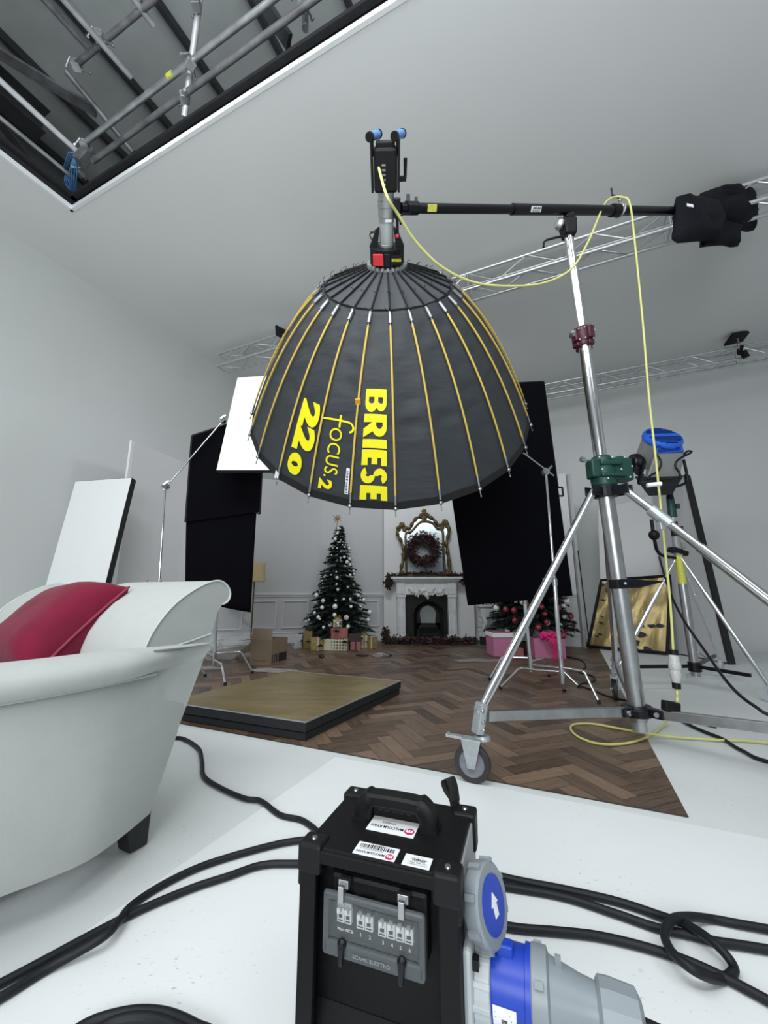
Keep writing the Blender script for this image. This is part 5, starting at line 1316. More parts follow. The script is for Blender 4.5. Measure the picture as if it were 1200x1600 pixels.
def ol(px, c0, ref):                            # photo outline carried to the boom plane
    out = []
    fw = BD.cross(V((0, 0, 1))).normalized(); up = V((0, 0, 1)); up = (up-BD*up.dot(BD)).normalized()
    for x, y in px:
        r = ray(x, y); nn = BD.cross(up); t_ = (c0-V((0, 0, CAM_H))).dot(nn)/r.dot(nn); p = V((0, 0, CAM_H))+r*t_-c0; out.append((p.dot(BD), p.dot(up)))
    return out
c0 = bpx(1100)
def dens(px):
    o = []
    for i in range(len(px)):
        a, b = px[i], px[(i+1) % len(px)]
        for k in range(3): o.append((a[0]+(b[0]-a[0])*k/3, a[1]+(b[1]-a[1])*k/3))
    return o
bag0 = sandbag(ol(dens([(1050, 316), (1060, 314), (1090, 318), (1112, 325), (1124, 350), (1112, 387), (1106, 381), (1056, 387), (1047, 379), (1050, 350)]), c0, c0), c0+V((0, -.05, 0)), .08, 'left black sandbag with a white tag hanging on the boom end', 2)
sandbag(ol(dens([(1078, 322), (1092, 305), (1115, 298), (1145, 296), (1165, 303), (1175, 318), (1176, 345), (1150, 355), (1110, 345)]), c0, c0), c0+V((0, -.02, .0)), .10, 'uppermost black sandbag lying over the boom end', 5)
sandbag(ol(dens([(1105, 330), (1150, 330), (1160, 352), (1157, 381), (1142, 377), (1100, 381), (1098, 350)]), c0, c0), c0+V((0, .03, 0)), .06, 'lower right black sandbag hanging below the boom end', 8)
sandbag(ol(dens([(1150, 318), (1178, 312), (1188, 322), (1183, 345), (1185, 353), (1165, 350), (1148, 356)]), c0, c0), c0+V((0, .05, 0)), .06, 'small rightmost black sandbag at the tip of the boom', 11)
f = MB(); p = PY(1074, 322, bpx(1078).y-.20); f.hexa([p+V((x, y, z)) for z in (0, .028) for x, y in ((0, 0), (.06, .01), (.06, .014), (0, .004))]); tag(f.build('sewn_tag', M['white'], bag0), 'white sewn tag')
f = MB(); p = PY(1066, 316, bpx(1070).y-.06); f.sweep(smoothpath([p, p+V((.02, 0, .03)), p+V((.05, 0, .03)), p+V((.07, 0, 0))], 4), .008, 6); tag(f.build('strap', M['blue'], bag0), 'dark blue strap')
# ================================================================== BLUE DAYLIGHT LAMP ON ITS STAND
LB = PZ(1086, 1046, .16); LTp = PY(1046, 772, LB.y)
def onl(z): return LB+(LTp-LB)*((z-LB.z)/(LTp.z-LB.z))
def lamp2():
    t = thing('roller_stand', 'silver and black stand with yellow label carrying the blue lamp', 'stand', (LB.x, LB.y, 0)); ax = (LTp-LB).normalized()
    zc = PY(1075, 865, LB.y).z; zy0 = PY(1062, 912, LB.y).z
    f = MB(); f.tube(onl(.10), onl(zy0), .040, n=20); f.build('lower_column', M['steel'], t, smooth=50)
    f = MB(); f.tube(onl(zy0), onl(zc), .036, n=20); f.build('label_sleeve', M['yellow_tape'], t, smooth=50)
    f = MB(); f.tube(onl(zc-.02), onl(LTp.z), .019, n=16); f.build('riser', M['chrome'], t, smooth=50)
    for a, b, m in ((775, 808, 'green'), (815, 838, 'black'), (838, 868, 'ballast')):
        z0 = PY(1050, b, LB.y).z; z1 = PY(1050, a, LB.y).z; f = MB(); f.tube(onl(z0), onl(z1), .042 if m != 'black' else .036, .034, n=14)
        f.box(onl((z0+z1)/2)+V((.05, -.02, 0)), (.04, .03, .05)); f.build('collar', M[m], t, bevel=.005)
    f = MB(); c = onl(zc+.02); f.box(c, (.16, .10, .05), Matrix.Rotation(.35, 3, 'Y')); f.build('leg_bracket', M['black'], t, bevel=.01)
    legs = [(PZ(1205, 1098, .0), 'right'), (PZ(965, 1075, 0), 'left'), (PZ(1128, 1048, 0), 'back')]
    for q, _ in legs:
        e = (V((q.x, q.y, 0))-V((LB.x, LB.y, 0))); top = onl(zc); foot = V((q.x, q.y, .14)); lf = top.lerp(foot, .35)
        f = MB(); f.tube(top, lf, .014); f.tube(lf, foot, .019); lg = f.build('leg', M['chrome'], t, smooth=50)
        f = MB(); hb = V((LB.x, LB.y, .19)); f.bar(hb, V((LB.x, LB.y, .19))+e*.80, .025, .03); f.build('brace', M['black_metal'], t)
        f = MB(); f.lathe([(.022, -.012), (.062, -.016), (.062, .016), (.022, .012)], V((q.x, q.y, .064)), (V((-e.y, e.x, 0))), 20); f.build('caster_wheel', M['greyl'], t, smooth=40)
        f = MB(); f.tube(V((q.x, q.y, .064)), foot, .014); f.build('caster_fork', M['zinc'], t)
    f = MB(); f.tube(V((LB.x, LB.y, .14)), V((LB.x, LB.y, .23)), .055, n=14); f.build('brace_hub', M['black_metal'], t, bevel=.006)
    f = MB(); c = onl(zc)+V((.0, -.1, -.03)); f.sweep(smoothpath([PY(1018, 812, LB.y-.2), PY(1022, 840, LB.y-.2), PY(1030, 865, LB.y-.15), onl(zc)+V((-.08, -.06, -.05))], 4), .016, 8); f.ball(PY(1022, 836, LB.y-.2), .05, (1, 1, 1), 10, 8); f.build('side_arm', M['black'], t, smooth=50)
    # lamp head
    Y = LB.y-.05; k = (PY(1001, 700, Y).x-PY(1000, 700, Y).x)
    c = PY(1034, 715, Y); h = thing('studio_lamp_head', 'grey daylight studio lamp with a bright blue ribbed rear cover', 'studio light', PY(1045, 772, Y))
    def q(px, py, dy=0.0): return PY(px, py, Y+dy)
    # front housing (points down, away), ribbed body and blue rear cap
    f = MB(); ex = (q(1065, 700)-q(1005, 700)).normalized(); ez = (q(1036, 668)-q(1040, 745)).normalized(); ey = ex.cross(ez)
    R = Matrix((ex, ey, ez)).transposed()
    cc = q(1036, 724, 0); f.hexa([q(1010, 748, -.17), q(1062, 747, -.17), q(1062, 747, .2), q(1008, 746, .2), q(1024, 707, -.22), q(1069, 706, -.22), q(1066, 690, .2), q(1013, 690, .2)]); f.build('ballast_body', M['ballast'], h, bevel=.015)
    f = MB(); b2 = q(1035, 685, -.14); d0 = V((-.02, -.74, .62)).normalized(); a_ = b2-d0*.30; f.tube(a_, b2, .165, .175, n=32); f.build('barrel', M['ballast'], h, smooth=40)
    f = MB(); d = (b2-a_).normalized(); f.lathe([(.178, -.03), (.186, -.02), (.186, .01), (.175, .03), (.165, .03)], b2, d, 36); cap = f.build('blue_rear_cap', M['blue_lamp'], h, smooth=40)
    f = MB(); e1 = d.cross(V((0, 1, 0))).normalized(); e2 = d.cross(e1)
    e1 = (ex-d*ex.dot(d)).normalized(); e2 = d.cross(e1)
    for i in range(-5, 6):
        y = i*.030; w_ = math.sqrt(max(0, .16**2-y*y)); 
        if w_ > .03 and i not in (0, 1): f.bar(b2+d*.034+e2*y-e1*w_, b2+d*.034+e2*y+e1*w_, .006, .008, d)
    f.build('rib_slots', M['black_metal'], cap)
    f = MB(); f.hexa([q(1024, 708, -.235), q(1070, 706, -.235), q(1068, 704, -.1), q(1030, 706, -.1), q(1029, 696, -.22), q(1060, 690, -.22), q(1062, 686, -.1), q(1036, 690, -.1)]); f.build('blue_corner_cover', M['blue_lamp'], h, bevel=.008)
    f = MB(); 
    for i in range(5): f.bar(q(1028, 697+2.2*i, -.24), q(1064, 694+2.2*i, -.24), .004, .004)
    f.build('cover_slots', M['black_metal'], h)
    f = MB(); f.hexa([q(1014, 775, -.12), q(1050, 773, -.12), q(1050, 771, .15), q(1012, 773, .15), q(992, 746, -.22), q(1068, 744, -.22), q(1066, 742, .25), q(992, 744, .25)]); f.build('lens_hood', M['black_board'], h, bevel=.008)
    f = MB(); f.sweep(smoothpath([q(1026, 710, -.26), q(1033, 722, -.27), q(1028, 736, -.27), q(1015, 744, -.27), q(1018, 750, -.27), q(1058, 748, -.27), q(1062, 740, -.27), q(1055, 728, -.27), q(1060, 718, -.27), q(1080, 707, -.25), q(1074, 705, -.24), q(1068, 712, -.2)], 5), .010, 8); f.build('guard_bail', M['black_metal'], h, smooth=60)
    f = MB(); f.sweep(smoothpath([q(1068, 718, .0), q(1073, 740, .0), q(1073, 752, .0), q(1064, 758, .0), q(1046, 762, .0), q(1020, 764, .02), q(1002, 752, .05), q(998, 735, .05)], 5), .014, 8); f.build('yoke', M['black_metal'], h, smooth=60)
    f = MB(); f.tube(q(1046, 764, 0), q(1047, 779, 0), .030, n=12); f.build('spigot', M['black'], h)
    f = MB(); f.ball(q(1000, 722, -.03), .055, (1, 1, 1.2), 10, 8); f.ball(q(994, 714, -.0), .05, (1.6, .6, .7), 10, 8); f.ball(q(993, 732, -.03), .05, (1, .6, 1), 10, 8)
    f.sweep(smoothpath([q(1002, 715, -.05), q(990, 725, -.06), q(994, 740, -.06), q(1006, 742, -.06)], 4), .01, 6); f.build('side_fittings', M['black'], h, smooth=50)
    f = MB(); f.box(q(1053, 694, -.245), (.06, .01, .03)); f.build('latch', M['black'], h)
lamp2()
# low wheeled rail behind the blue lamp's stand
t = thing('floor_rail', 'pale metal rail lying on the white floor behind the blue lamp stand', 'rail', PZ(1115, 1058, 0))
f = MB(); a_ = PZ(1073, 1056, .02); b2 = PZ(1158, 1062, .02); f.bar(a_, b2, .03, .05); f.build('rail', M['alu'], t)
f = MB(); f.sweep(smoothpath([PZ(1090, 1019, .25), PZ(1108, 1030, .10), PZ(1132, 1038, .01)], 5), .01, 8); tag(f.build('grip_rod', M['steel'], smooth=60), 'thin bent steel rod on the floor before the grey board', 'rod')

# ================================================================== CABLES
def cable(pts, r, m, label, name='cable', cat='cable', sub=8):
    f = MB(); f.sweep(smoothpath(pts, sub), r, 10); return tag(f.build(name, M[m], smooth=70), label, cat)
bk = bpx(968)+V((0, -.03, .035))
def yb(px, py, Y): return PY(px, py, Y)
lampin = UC+UA*1.515-UYv*.066-UX*.035
b0_ = bk.y
cable([lampin, yb(604, 305, 1.66), yb(622, 335, 1.74), yb(650, 378, 1.86), yb(690, 417, 1.98), yb(740, 441, 2.1), yb(795, 447, 2.2), yb(850, 442, 2.3), yb(893, 420, 2.36), yb(918, 380, 2.42), yb(933, 345, 2.46), yb(944, 320, bk.y-.02), yb(956, 309, bk.y), yb(972, 308, bk.y), yb(984, 318, bk.y-.02), yb(992, 380, bk.y-.01), yb(1004, 500, bk.y-.02), yb(1014, 620, bk.y-.04), yb(1026, 730, bk.y-.05), yb(1038, 850, bk.y-.06), yb(1047, 940, bk.y-.07), yb(1052, 1018, bk.y-.08)],
      .0072, 'yellow_cable', 'yellow cable looping from the umbrella lamp over the boom and hanging down')
conT = yb(1052, 1016, bk.y-.08); conB = yb(1057, 1072, bk.y-.09)
t = thing('inline_connector', 'clear plastic plug joint hanging on the yellow cable above the floor', 'plug', conB)
d = (conB-conT).normalized(); Lc = (conB-conT).length
f = MB(); f.lathe([(.012, 0), (.026, Lc*.16), (.028, Lc*.3), (.033, Lc*.36), (.033, Lc*.52), (.029, Lc*.56), (.031, Lc*.66), (.024, Lc*.84), (.016, Lc)], conT, d, 12); f.build('connector_shell', mat('clear_connector', (190, 192, 190), .2, bump=.6, bscale=60), t, smooth=30)
f = MB(); f.tube(conT-d*.004, conT+d*.03, .024, n=14); f.build('black_gland', M['black'], t, bevel=.004)
f = MB(); f.tube(conB-d*.02, conB+d*.015, .022, n=14); f.build('black_gland', M['black'], t, bevel=.004)
fl = .0145
cable([conB+d*.01, yb(1058, 1085, bk.y-.10), yb(1057, 1099, bk.y-.12), PZ(1048, 1118, .08), PZ(1036, 1134, .02), PZ(1010, 1152, fl), PZ(975, 1162, fl), PZ(935, 1162, fl), PZ(905, 1152, fl), PZ(892, 1140, fl), PZ(897, 1132, fl), PZ(925, 1131, fl), PZ(965, 1138, fl), PZ(1010, 1146, fl+.012), PZ(1060, 1152, fl), PZ(1120, 1156, fl), PZ(1220, 1163, fl), V((3.0, 2.1, fl)), V((3.7, 2.2, fl))],
      .0072, 'yellow_cable', 'yellow cable curling on the wood floor under the silver stand brace')
f = MB(); c = yb(1048, 1104, bk.y-.13); f.box(c, (.085, .05, .055), Matrix.Rotation(.15, 3, 'Y')); tag(f.build('foam_clip', M['black'], bevel=.008), 'black rubber block on the yellow cable above the brace', 'clip')
Yl = LB.y
cable([yb(1030, 870, Yl-.3), yb(1045, 920, Yl-.5), yb(1066, 965, Yl-.8), yb(1100, 1015, Yl-1.1), yb(1140, 1070, Yl-1.5), PY(1180, 1104, Yl-1.75), PY(1235, 1130, Yl-1.85), V((2.6, 1.85, .03)), V((3.3, 1.7, .012))], .009, 'rubber', 'black cable sagging from the blue lamp stand towards the right edge')
cable([V((2.2, 2.9, .013)), PZ(1062, 1122, .013), PZ(1078, 1133, .013), PZ(1100, 1143, .013), PZ(1130, 1155, .013), PZ(1160, 1173, .013), PZ(1225, 1196, .013), V((2.6, 1.9, .013)), V((3.3, 1.5, .013))], .010, 'rubber', 'black cable on the white floor under the right brace of the silver stand')
cable([PZ(884, 1026, .012), PZ(908, 1032, .012), PZ(915, 1042, .012), PZ(905, 1050, .012), PZ(925, 1056, .012), PZ(928, 1064, .012), PZ(905, 1070, .012), PZ(925, 1078, .012), PZ(950, 1088, .012), PZ(985, 1096, .012)], .008, 'rubber', 'black cable winding on the wood floor near the right pink box')
def C8(x, y): return (700+x/2.4, 1300+y/2.4)
def CL(x, y): return (x/2.3077, 1100+y/2.3077)
zz = .0155
def run_on(P):                                  # let a cable run straight on past the view
    d = (P[-1]-P[-2]); d.z = 0; d.normalize(); q = P[-1]
    for k in (.12, .3, .7, 1.3): P.append(q+d*k+V((0, -.12*k*k, 0)))
LA = [PZ(*CL(x, y), zz+h) for x, y, h in ((1100, 490, 0), (960, 515, 0), (750, 577, 0), (600, 645, 0), (480, 722, 0), (430, 780, .02), (370, 842, .02), (180, 950, 0), (0, 1060, 0), (-200, 1170, 0))]
run_on(LA)
LBk = [PZ(*CL(x, y), zz) for x, y in ((1060, 576), (940, 582), (820, 622), (690, 665), (500, 745), (330, 832), (150, 930), (0, 1010), (-250, 1140))]
run_on(LBk)
LCk = [PZ(*CL(x, y), .014) for x, y in ((1150, 465), (1090, 420), (1010, 400), (940, 350), (880, 340), (790, 300), (735, 260), (728, 205), (715, 160), (660, 125), (600, 122), (500, 110))]
RA = [PZ(*C8(x, y), zz+h) for x, y, h in ((170, 160, 0), (450, 218, 0), (640, 262, 0), (800, 315, .003), (900, 350, .02), (985, 405, .03), (1050, 470, .02), (1072, 520, .0), (1020, 552, 0), (930, 522, .03), (845, 455, .035), (812, 385, .03), (840, 330, .035), (900, 318, .02), (980, 325, 0), (1090, 345, 0), (1240, 372, 0))]
run_on(RA)
RB = [PZ(*C8(x, y), zz) for x, y in ((190, 200), (420, 240), (620, 303), (780, 358), (900, 385), (1000, 410), (1100, 425), (1240, 448))]
run_on(RB)
RC_ = [PZ(*C8(x, y), zz) for x, y in ((245, 358), (400, 372), (560, 390), (740, 432), (900, 485), (1040, 548), (1140, 600), (1260, 665))]
run_on(RC_)
cable(LA[::-1]+[PZ(560, 1310, zz), PZ(650, 1328, zz)]+RA, .0105, 'rubber', 'thick black cable running behind the power box and looping in a coil at the right')
cable(LBk[::-1]+[PZ(580, 1352, zz), PZ(660, 1360, zz)]+RB, .0105, 'rubber', 'thick black cable running behind the power box and straight through the coil at right')
cable(LCk[::-1]+[PZ(515, 1322, .02), PZ(560, 1380, .045), PZ(640, 1410, .045), PZ(720, 1432, .02)]+RC_, .0105, 'rubber', 'black cable coming wavy from behind the armchair and passing closest to the grey plug')
cable([PZ(*CL(x, y), .016) for x, y in ((180, 1250), (300, 1165), (400, 1128), (500, 1112), (600, 1122), (700, 1165), (770, 1225))]+[V((-.325, .86, .016)), V((-.345, .74, .016)), V((-.42, .65, .016)), V((-.54, .62, .016)), V((-.65, .70, .016)), V((-.69, .84, .016))], .012, 'rubber', 'coiled black cable at the bottom edge, outer turn')
cable([PZ(*CL(x, y), .016) for x, y in ((280, 1270), (360, 1180), (430, 1145), (510, 1135), (590, 1150), (680, 1200), (730, 1250))]+[V((-.375, .84, .016)), V((-.405, .75, .016)), V((-.48, .705, .016)), V((-.57, .74, .016)), V((-.61, .84, .016))], .012, 'rubber', 'coiled black cable at the bottom edge, inner turn')

# ================================================================== POWER DISTRIBUTION BOX
def powerbox():
    FL = V((-.162, .900, .40)); FR = V((.126, .800, .40)); ex = (FR-FL); Wb = ex.length; ex.normalize(); ey = V((-ex.y, ex.x, 0)); D = .245; H = .40
    o0 = (FL+FR)/2+ey*D/2; o0.z = 0
    R4 = Matrix.Translation(o0) @ Matrix((ex.to_4d(), ey.to_4d(), V((0, 0, 1)).to_4d(), V((0, 0, 0, 1)))).transposed()
    R4 = Matrix(((ex.x, ey.x, 0, o0.x), (ex.y, ey.y, 0, o0.y), (0, 0, 1, 0), (0, 0, 0, 1)))
    t = thing('power_distribution_box', 'black power distribution box with handle and fuse window on the floor', 'power box', o0)
    def B(m_, name, mt, par=t, **k): m_.xf(R4); return m_.build(name, mt, par, **k)
    hw, hd = Wb/2, D/2; zb = .006
    f = MB()                                     # sides, back, top, bottom with open recessed front
    f.box((0, 0, H-.009), (Wb-.01, D-.006, .018)); f.box((0, 0, zb+.012), (Wb-.01, D-.006, .02)); f.box((0, hd-.008, H/2), (Wb-.012, .014, H-.02))
    f.box((-hw+.008, 0, H/2), (.014, D-.006, H-.02)); B(f, 'case', M['case'], bevel=.003)
    f = MB(); f.box((hw-.006, .01, H/2), (.010, D-.03, H-.02)); B(f, 'grey_side_panel', M['greycase'], bevel=.002)
    f = MB(); yf = -hd+.004
    for x in (-hw+.018, hw-.018): f.box((x, yf, H/2), (.034, .014, H-.02))
    f.box((0, yf, H-.014), (Wb-.03, .014, .022)); f.box((0, yf, zb+.012), (Wb-.03, .014, .02))
    f.box((hw-.012, -hd+.03, H/2), (.022, .06, H-.02)); f.box((-hw+.010, -hd+.03, H/2), (.018, .06, H-.02)); B(f, 'front_frame', M['case'], bevel=.003)
    f = MB(); f.poly([(-hw+.02, -hd+.045, .02), (hw-.02, -hd+.045, .02), (hw-.02, -hd+.045, H-.02), (-hw+.02, -hd+.045, H-.02)])
    f.hexa([(-hw+.02, -hd+.005, .03), (hw-.02, -hd+.005, .03), (hw-.02, -hd+.044, .03), (-hw+.02, -hd+.044, .03), (-hw+.02, -hd+.008, .055), (hw-.02, -hd+.008, .055), (hw-.02, -hd+.044, .13), (-hw+.02, -hd+.044, .13)])
    B(f, 'front_panel', M['case'])
    for sx in (-1, 1):
        for sy in (-1, 1):
            for z in (0, 1):
                f = MB(); zc = H-.020 if z else .026
                f.box((sx*(hw-.020), sy*(hd-.018), zc), (.050, .046, .050 if z else .05)); 
                f.box((sx*(hw-.004), sy*(hd-.018), zc-(.025 if z else -.02)), (.018, .040, .05))
                g = B(f, 'corner_cap', M['black'], bevel=.006)
                if z:
                    f = MB(); f.lathe([(.006, 0), (.005, .003)], (sx*(hw-.020), sy*(hd-.018), zc+.025), (0, 0, 1), 10); B(f, 'screw', M['steel'], g)
    # handle, running across the box
    hy = .010; f = MB(); P = [(-.073, hy, H), (-.072, hy, H+.02), (-.062, hy, H+.036), (-.040, hy, H+.042), (.040, hy, H+.042), (.062, hy, H+.036), (.072, hy, H+.02), (.073, hy, H)]
    rows = []
    for k, p in enumerate(smoothpath(P, 4)):
        p = V(p)
        tt = smoothpath(P, 4); a = tt[max(k-1, 0)]; b = tt[min(k+1, len(tt)-1)]; dd = (b-a).normalized(); nn = V((dd.z, 0, -dd.x)); hh = .0125+.005*(abs(p.x) > .055); ww = .020
        rows.append([p+nn*(-hh*c_)+V((0, ww*s_, 0)) for c_, s_ in ((1, -.75), (1, .75), (.6, 1), (-.6, 1), (-1, .75), (-1, -.75), (-.6, -1), (.6, -1))])
    f.grid(rows, closed_u=True); f.box((-.076, hy, H+.003), (.034, .044, .008)); f.box((.076, hy, H+.003), (.034, .044, .008)); hn = B(f, 'handle', M['black'], smooth=40)
    f = MB()
    for i in range(5): f.ball((-.032+.016*i, hy-.010, H+.031), .010, (1, .6, .8), 10, 6)
    B(f, 'finger_grip', M['black'], hn, smooth=60)
    # stickers on top (read from the far side)
    zt = H+.001
    def sticker(x0, x1, y0, y1, name='sticker'):
        f = MB(); f.hexa([(x0, y0, H), (x1, y0, H), (x1, y1, H), (x0, y1, H), (x0, y0, zt), (x1, y0, zt), (x1, y1, zt), (x0, y1, zt)]); return B(f, name, M['white'])
    rt, up = (-1, 0, 0), (0, -1, 0)
    def logo(x, y, r, par):
        f = MB(); f.lathe([(r, 0), (r, .0006)], (x, y, zt), (0, 0, 1), 24); g = B(f, 'logo', M['magenta'], par)
        f = MB(); addtext(f, 'm', (x+r*.7, y+r*.45, zt+.0008), rt, up, r*.9, .05, width=r*1.4, lift=.0002); B(f, 'logo_mark', M['white'], g, recalc=False)
    s1 = sticker(-.052, .050, -.034, .020)
    f = MB(); addtext(f, 'MALCOLM RYAN', (.024, -.012, zt), rt, up, .0085, .01, width=.070); addtext(f, 'STUDIOS', (.004, .002, zt), rt, up, .005, .01, width=.03); B(f, 'lettering', M['ink'], s1, recalc=False)
    logo(.037, -.016, .0105, s1)
    s2 = sticker(-.047, .036, -.115, -.077)
    f = MB(); addtext(f, 'MALCOLM RYAN', (.014, -.104, zt), rt, up, .006, .01, width=.056); addtext(f, 'www.studiohire.co.uk', (.008, -.0965, zt), rt, up, .0035, .0, width=.046); x = -.041
    addtext(f, 'MRS004731', (.010, -.0800, zt), rt, up, .0035, .0, width=.03)
    random.seed(4)
    while x < .029: wd = random.choice((.0012, .002, .003)); f.poly([(x, -.0935, zt+.0006), (x+wd, -.0935, zt+.0006), (x+wd, -.0825, zt+.0006), (x, -.0825, zt+.0006)]); x += wd+random.choice((.0012, .002))
    B(f, 'lettering', M['ink'], s2, recalc=False); logo(.024, -.106, .0080, s2)
    s3 = sticker(.050, .101, -.116, -.084)
    f = MB(); 
    for i, (tx, w_) in enumerate((('Martin Tissington', .036), ('Tel: 020 7033', .034), ('MRS 0214', .024), ('PAT TESTED', .030), ('11 11', .012))): addtext(f, tx, (.096-(.036-w_)/2, -.110+.0052*i, zt), rt, up, .0032, .0, width=w_)
    x = .066
    while x < .090: wd = random.choice((.0008, .0015)); f.poly([(x, -.0950, zt+.0006), (x+wd, -.0950, zt+.0006), (x+wd, -.0985, zt+.0006), (x, -.0985, zt+.0006)]); x += wd+.0012
    B(f, 'lettering', M['ink'], s3, recalc=False)
    # strap at the far right corner
    f = MB(); c = V((hw-.045, hd-.002, H)); L_ = [c, c+V((-.003, .0, .016)), c+V((-.016, .004, .03)), c+V((-.022, .006, .048)), c+V((-.010, .006, .054)), c+V((-.002, .004, .034)), c+V((.002, 0, .008))]
    P = smoothpath(L_, 4); f.grid([[p-V((.008, .012, .0)), p+V((.008, .012, 0))] for p in P]); o = B(f, 'strap_loop', M['trim'], smooth=60); o.modifiers.new('thickness', 'SOLIDIFY').thickness = .0018
    # breaker window, slightly tilted housing in the recess
    yw = -hd+.040; x0, x1, z0, z1 = -.098, .094, .246, .342
    f = MB(); f.box(((x0+x1)/2, yw-.004, (z0+z1)/2+.006), (x1-x0, .03, z1-z0+.012)); B(f, 'breaker_housing', M['black'], bevel=.008)
    f = MB(); f.box(((x0+x1)/2-.001, yw-.0205, (z0+z1)/2-.004), (x1-x0-.030, .003, z1-z0-.036)); B(f, 'breaker_panel', M['ink'])
    yb_ = yw-.022; bx = x0+.018
    def brk(xc, zc, wd, hh, ctr):
        f = MB(); f.box((xc, yb_-.003, zc-hh*.22), (wd, .010, hh*.5)); g = B(f, 'breaker', M['breaker'], bevel=.001)
        f = MB(); f.box((xc, yb_-.004, zc+hh*.28), (wd*.98, .008, hh*.40)); B(f, 'breaker_top', M['greyl'] if ctr else M['black'], g)
        f = MB(); f.box((xc, yb_-.012, zc+hh*.06), (wd*.44, .014, hh*.18)); B(f, 'toggle', M['breaker'], g, bevel=.001)
        f = MB(); f.box((xc, yb_-.0084, zc-hh*.24), (wd*.5, .0005, hh*.12)); f.box((xc, yb_-.0084, zc-hh*.38), (wd*.65, .0005, hh*.04)); B(f, 'breaker_print', M['ink'], g)
    zc = .304
    brk(x0+.028, zc, .014, .046, True); brk(x0+.043, zc, .014, .046, True)
    for i in range(2): brk(x0+.068+.0165*i, zc-.002, .0155, .046, False)
    for i in range(4): brk(x0+.110+.0165*i, zc-.004, .0155, .046, False)
    f = MB(); R_, U_ = (1, 0, 0), (0, 0, 1)
    addtext(f, 'Main MCB', (x0+.020, yb_-.001, zc-.038), R_, U_, .005, .02, width=.032)
    for i in range(2): addtext(f, str(i+1), (x0+.066+.0165*i, yb_-.001, zc-.039), R_, U_, .006, .02)
    for i in range(4): addtext(f, str(i+3), (x0+.108+.0165*i, yb_-.001, zc-.041), R_, U_, .006, .02)
    B(f, 'lettering', M['white'], recalc=False)
    # clear hinged cover with frame
    f = MB(); yc = yw-.042; w_ = x1-x0; h_ = z1-z0; cx, cz = (x0+x1)/2, (z0+z1)/2-.004
    f.box((cx, yc, cz+h_/2-.006), (w_, .010, .014)); f.box((cx, yc, cz-h_/2+.010), (w_, .010, .026)); f.box((x0+.006, yc, cz), (.014, .010, h_)); f.box((x1-.006, yc, cz), (.014, .010, h_)); fr = B(f, 'cover_frame', mat('smoked_frame', (78, 84, 88), .3, alpha=.85), bevel=.006)
    f = MB(); f.box((cx, yc-.001, cz+.006), (w_-.02, .003, h_-.04)); B(f, 'cover_window', M['window'], fr)
    f = MB(); addtext(f, 'SCAME ELETTRO', (cx-.035, yc-.0055, cz-h_/2+.006), R_, U_, .006, .01, width=.07); B(f, 'embossing', M['grey'], fr, recalc=False)
    for x in (x0+.037, x1-.040):
        f = MB(); f.box((x, yc-.002, cz+h_/2+.002), (.011, .016, .026)); f.box((x, yc+.010, cz+h_/2+.012), (.020, .016, .014)); B(f, 'hinge', M['steel'], fr, bevel=.001)
    for x in (x0+.040, x1-.040):
        f = MB(); f.lathe([(.008, 0), (.0085, -.006), (.005, -.012)], (x, yc-.002, cz-h_/2+.022), (0, 1, 0), 14); f.hexa([(x-.004, yc-.014, cz-h_/2-.008), (x+.004, yc-.014, cz-h_/2-.008), (x+.004, yc-.006, cz-h_/2-.008), (x-.004, yc-.006, cz-h_/2-.008), (x-.006, yc-.014, cz-h_/2+.024), (x+.006, yc-.014, cz-h_/2+.024), (x+.006, yc-.005, cz-h_/2+.024), (x-.006, yc-.005, cz-h_/2+.024)]); B(f, 'latch', M['black_metal'], fr, bevel=.002)
    f = MB(); f.lathe([(.022, 0), (.022, .004), (.016, .006)], (-.098, -hd+.016, .080), (0, -.9, .45), 18); B(f, 'oval_port', M['black_metal'])
    f = MB(); f.ball((-.078, -hd+.003, .068), .003); B(f, 'panel_screw', M['steel'], smooth=60)
    # grey screw socket on the left side
    f = MB(); f.lathe([(.060, 0), (.062, .022), (.056, .026), (.050, .034), (.02, .036)], (-hw, -.01, .225), (-1, 0, 0), 32)
    for k in range(10): a = k*PI/5; f.box((-hw-.014, -.01+.061*math.cos(a), .225+.061*math.sin(a)), (.018, .010, .010), Matrix.Rotation(-a, 3, 'X'))
    B(f, 'side_socket', M['greyl'], smooth=40)
    # right side inlet: plate, blue coupler, grey plug
    yc, zc = -.022, .198
    f = MB(); f.box((hw+.006, yc, zc), (.016, .150, .170)); B(f, 'socket_plate', M['greyl'], bevel=.01)
    f = MB(); f.lathe([(.068, .014), (.068, .040), (.062, .041)], (hw, yc, zc), (1, 0, 0), 32)
    for k in range(14): a = k*2*PI/14; f.box((hw+.026, yc+.066*math.cos(a), zc+.066*math.sin(a)), (.030, .006, .010), Matrix.Rotation(a, 3, 'X'))
    B(f, 'socket_flange', M['greyl'], bevel=.002)
    for yy, z in ((-.06, .06), (-.06, -.07)):
        f = MB(); f.box((hw+.018, yc+yy, zc+z), (.014, .014, .016)); B(f, 'plate_screw', M['black'])
    axp = V((1, -.02, -.01)).normalized(); o = V((hw+.035, yc, zc))
    f = MB(); f.lathe([(.0555, 0), (.0555, .062), (.060, .063), (.060, .072)], o, axp, 36); bl = B(f, 'blue_socket', M['blue'], smooth=40)
    f = MB(); f.box(o+V((.03, -.01, .058)), (.028, .022, .02)); B(f, 'lid_hinge', M['blue'], bl, bevel=.003)
    # gray hinged lid standing open
    lc = o+V((.0, -.006, .118)); la = V((.92, -.28, .24)).normalized()
    f = MB(); f.lathe([(.030, -.022), (.056, -.018), (.062, -.010), (.062, .010), (.058, .014), (.044, .014)], lc, la, 30)
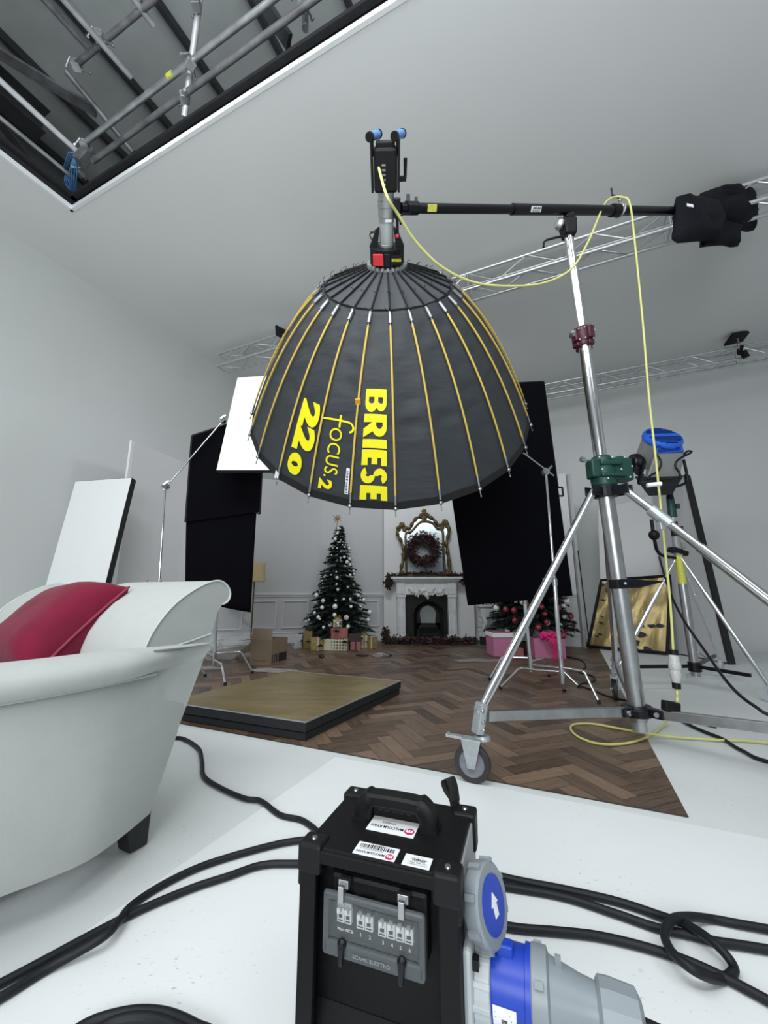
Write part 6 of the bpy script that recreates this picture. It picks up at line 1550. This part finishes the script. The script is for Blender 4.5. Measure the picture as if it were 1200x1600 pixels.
    e1 = la.orthogonal().normalized(); e2 = la.cross(e1)
    for k in range(8): a = k*PI/4+.2; f.box(lc+(e1*math.cos(a)+e2*math.sin(a))*.062, (.010, .010, .022), Matrix((e1*math.cos(a)+e2*math.sin(a), -e1*math.sin(a)+e2*math.cos(a), la)).transposed())
    B(f, 'socket_lid', M['grey'], smooth=40)
    f = MB(); f.lathe([(.043, .010), (.043, .0155), (.02, .016)], lc, la, 30); lb = B(f, 'lid_disc', M['blue'], smooth=40)
    f = MB(); u_ = (V((0, 0, 1))-la*la.z).normalized(); r_ = la.cross(u_); q = lc+la*.0165; f.prism([q+r_*x+u_*y for x, y in ((-.007, -.018), (.007, -.018), (.007, .0), (.013, .0), (0, .018), (-.013, 0), (-.007, 0))], la*.001); B(f, 'arrow_mark', M['white'], lb)
    # plug body
    f = MB(); f.lathe([(.060, .072), (.062, .074), (.062, .098), (.052, .102), (.050, .110), (.040, .150), (.036, .175), (.036, .18)], o, axp, 36); f.box(o+axp*.118+V((0, 0, .053)), (.010, .006, .022)); pl = B(f, 'plug_body', M['grey'], smooth=35)
    for k in range(4): f = MB(); a = k*PI/2+.8; f.box(o+axp*.085+V((0, math.cos(a)*.061, math.sin(a)*.061)), (.014, .010, .010), Matrix.Rotation(a, 3, 'X')); B(f, 'plug_lug', M['grey'], pl)
    f = MB(); f.lathe([(.040, .175), (.046, .180), (.047, .195), (.044, .235), (.030, .242), (.016, .243)], o, axp, 12); B(f, 'cable_nut', M['grey'], smooth=25)
    # label on the blue socket
    e1 = axp.cross(V((0, 0, 1))).normalized(); e1 = -e1 if e1.y > 0 else e1; e2 = axp.cross(e1); e2 = e2 if e2.z > 0 else -e2
    f = MB(); rows = []
    for i in range(9):
        a = -.95+1.05*i/8; rows.append([o+axp*s_+(e1*math.cos(a)+e2*math.sin(a))*.0563 for s_ in (.010, .048)])
    f.grid(rows); lab = B(f, 'socket_label', M['white'], bl)
    f = MB()
    def strip(a, b, s0, s1): f.poly([o+axp*s_+(e1*math.cos(t_)+e2*math.sin(t_))*.0568 for s_, t_ in ((s0, a), (s1, a), (s1, b), (s0, b))])
    for i in range(12): strip(-.75+.045*i, -.73+.045*i+.008*(i % 3), .024, .033)
    for i in range(5): strip(-.85, -.05-.12*(i % 3), .013+.0008*i if i < 2 else .034+.0028*(i-2), .0144+.0008*i if i < 2 else .0352+.0028*(i-2))
    B(f, 'label_print', M['ink'], lab, recalc=False)
    endp = R4 @ (o+axp*.243); da = (R4.to_3x3() @ axp)
    # foot cable from plug
    cable([endp, endp+da*.05+V((0, 0, -.012)), endp+da*.10+V((0, -.015, -.055)), endp+da*.15+V((0, -.04, -.12)), V((endp.x+.19, endp.y-.12, .02)), V((endp.x+.28, endp.y-.25, .016))], .0125, 'rubber', 'thick black cable leaving the grey plug of the power box', sub=6)
powerbox()
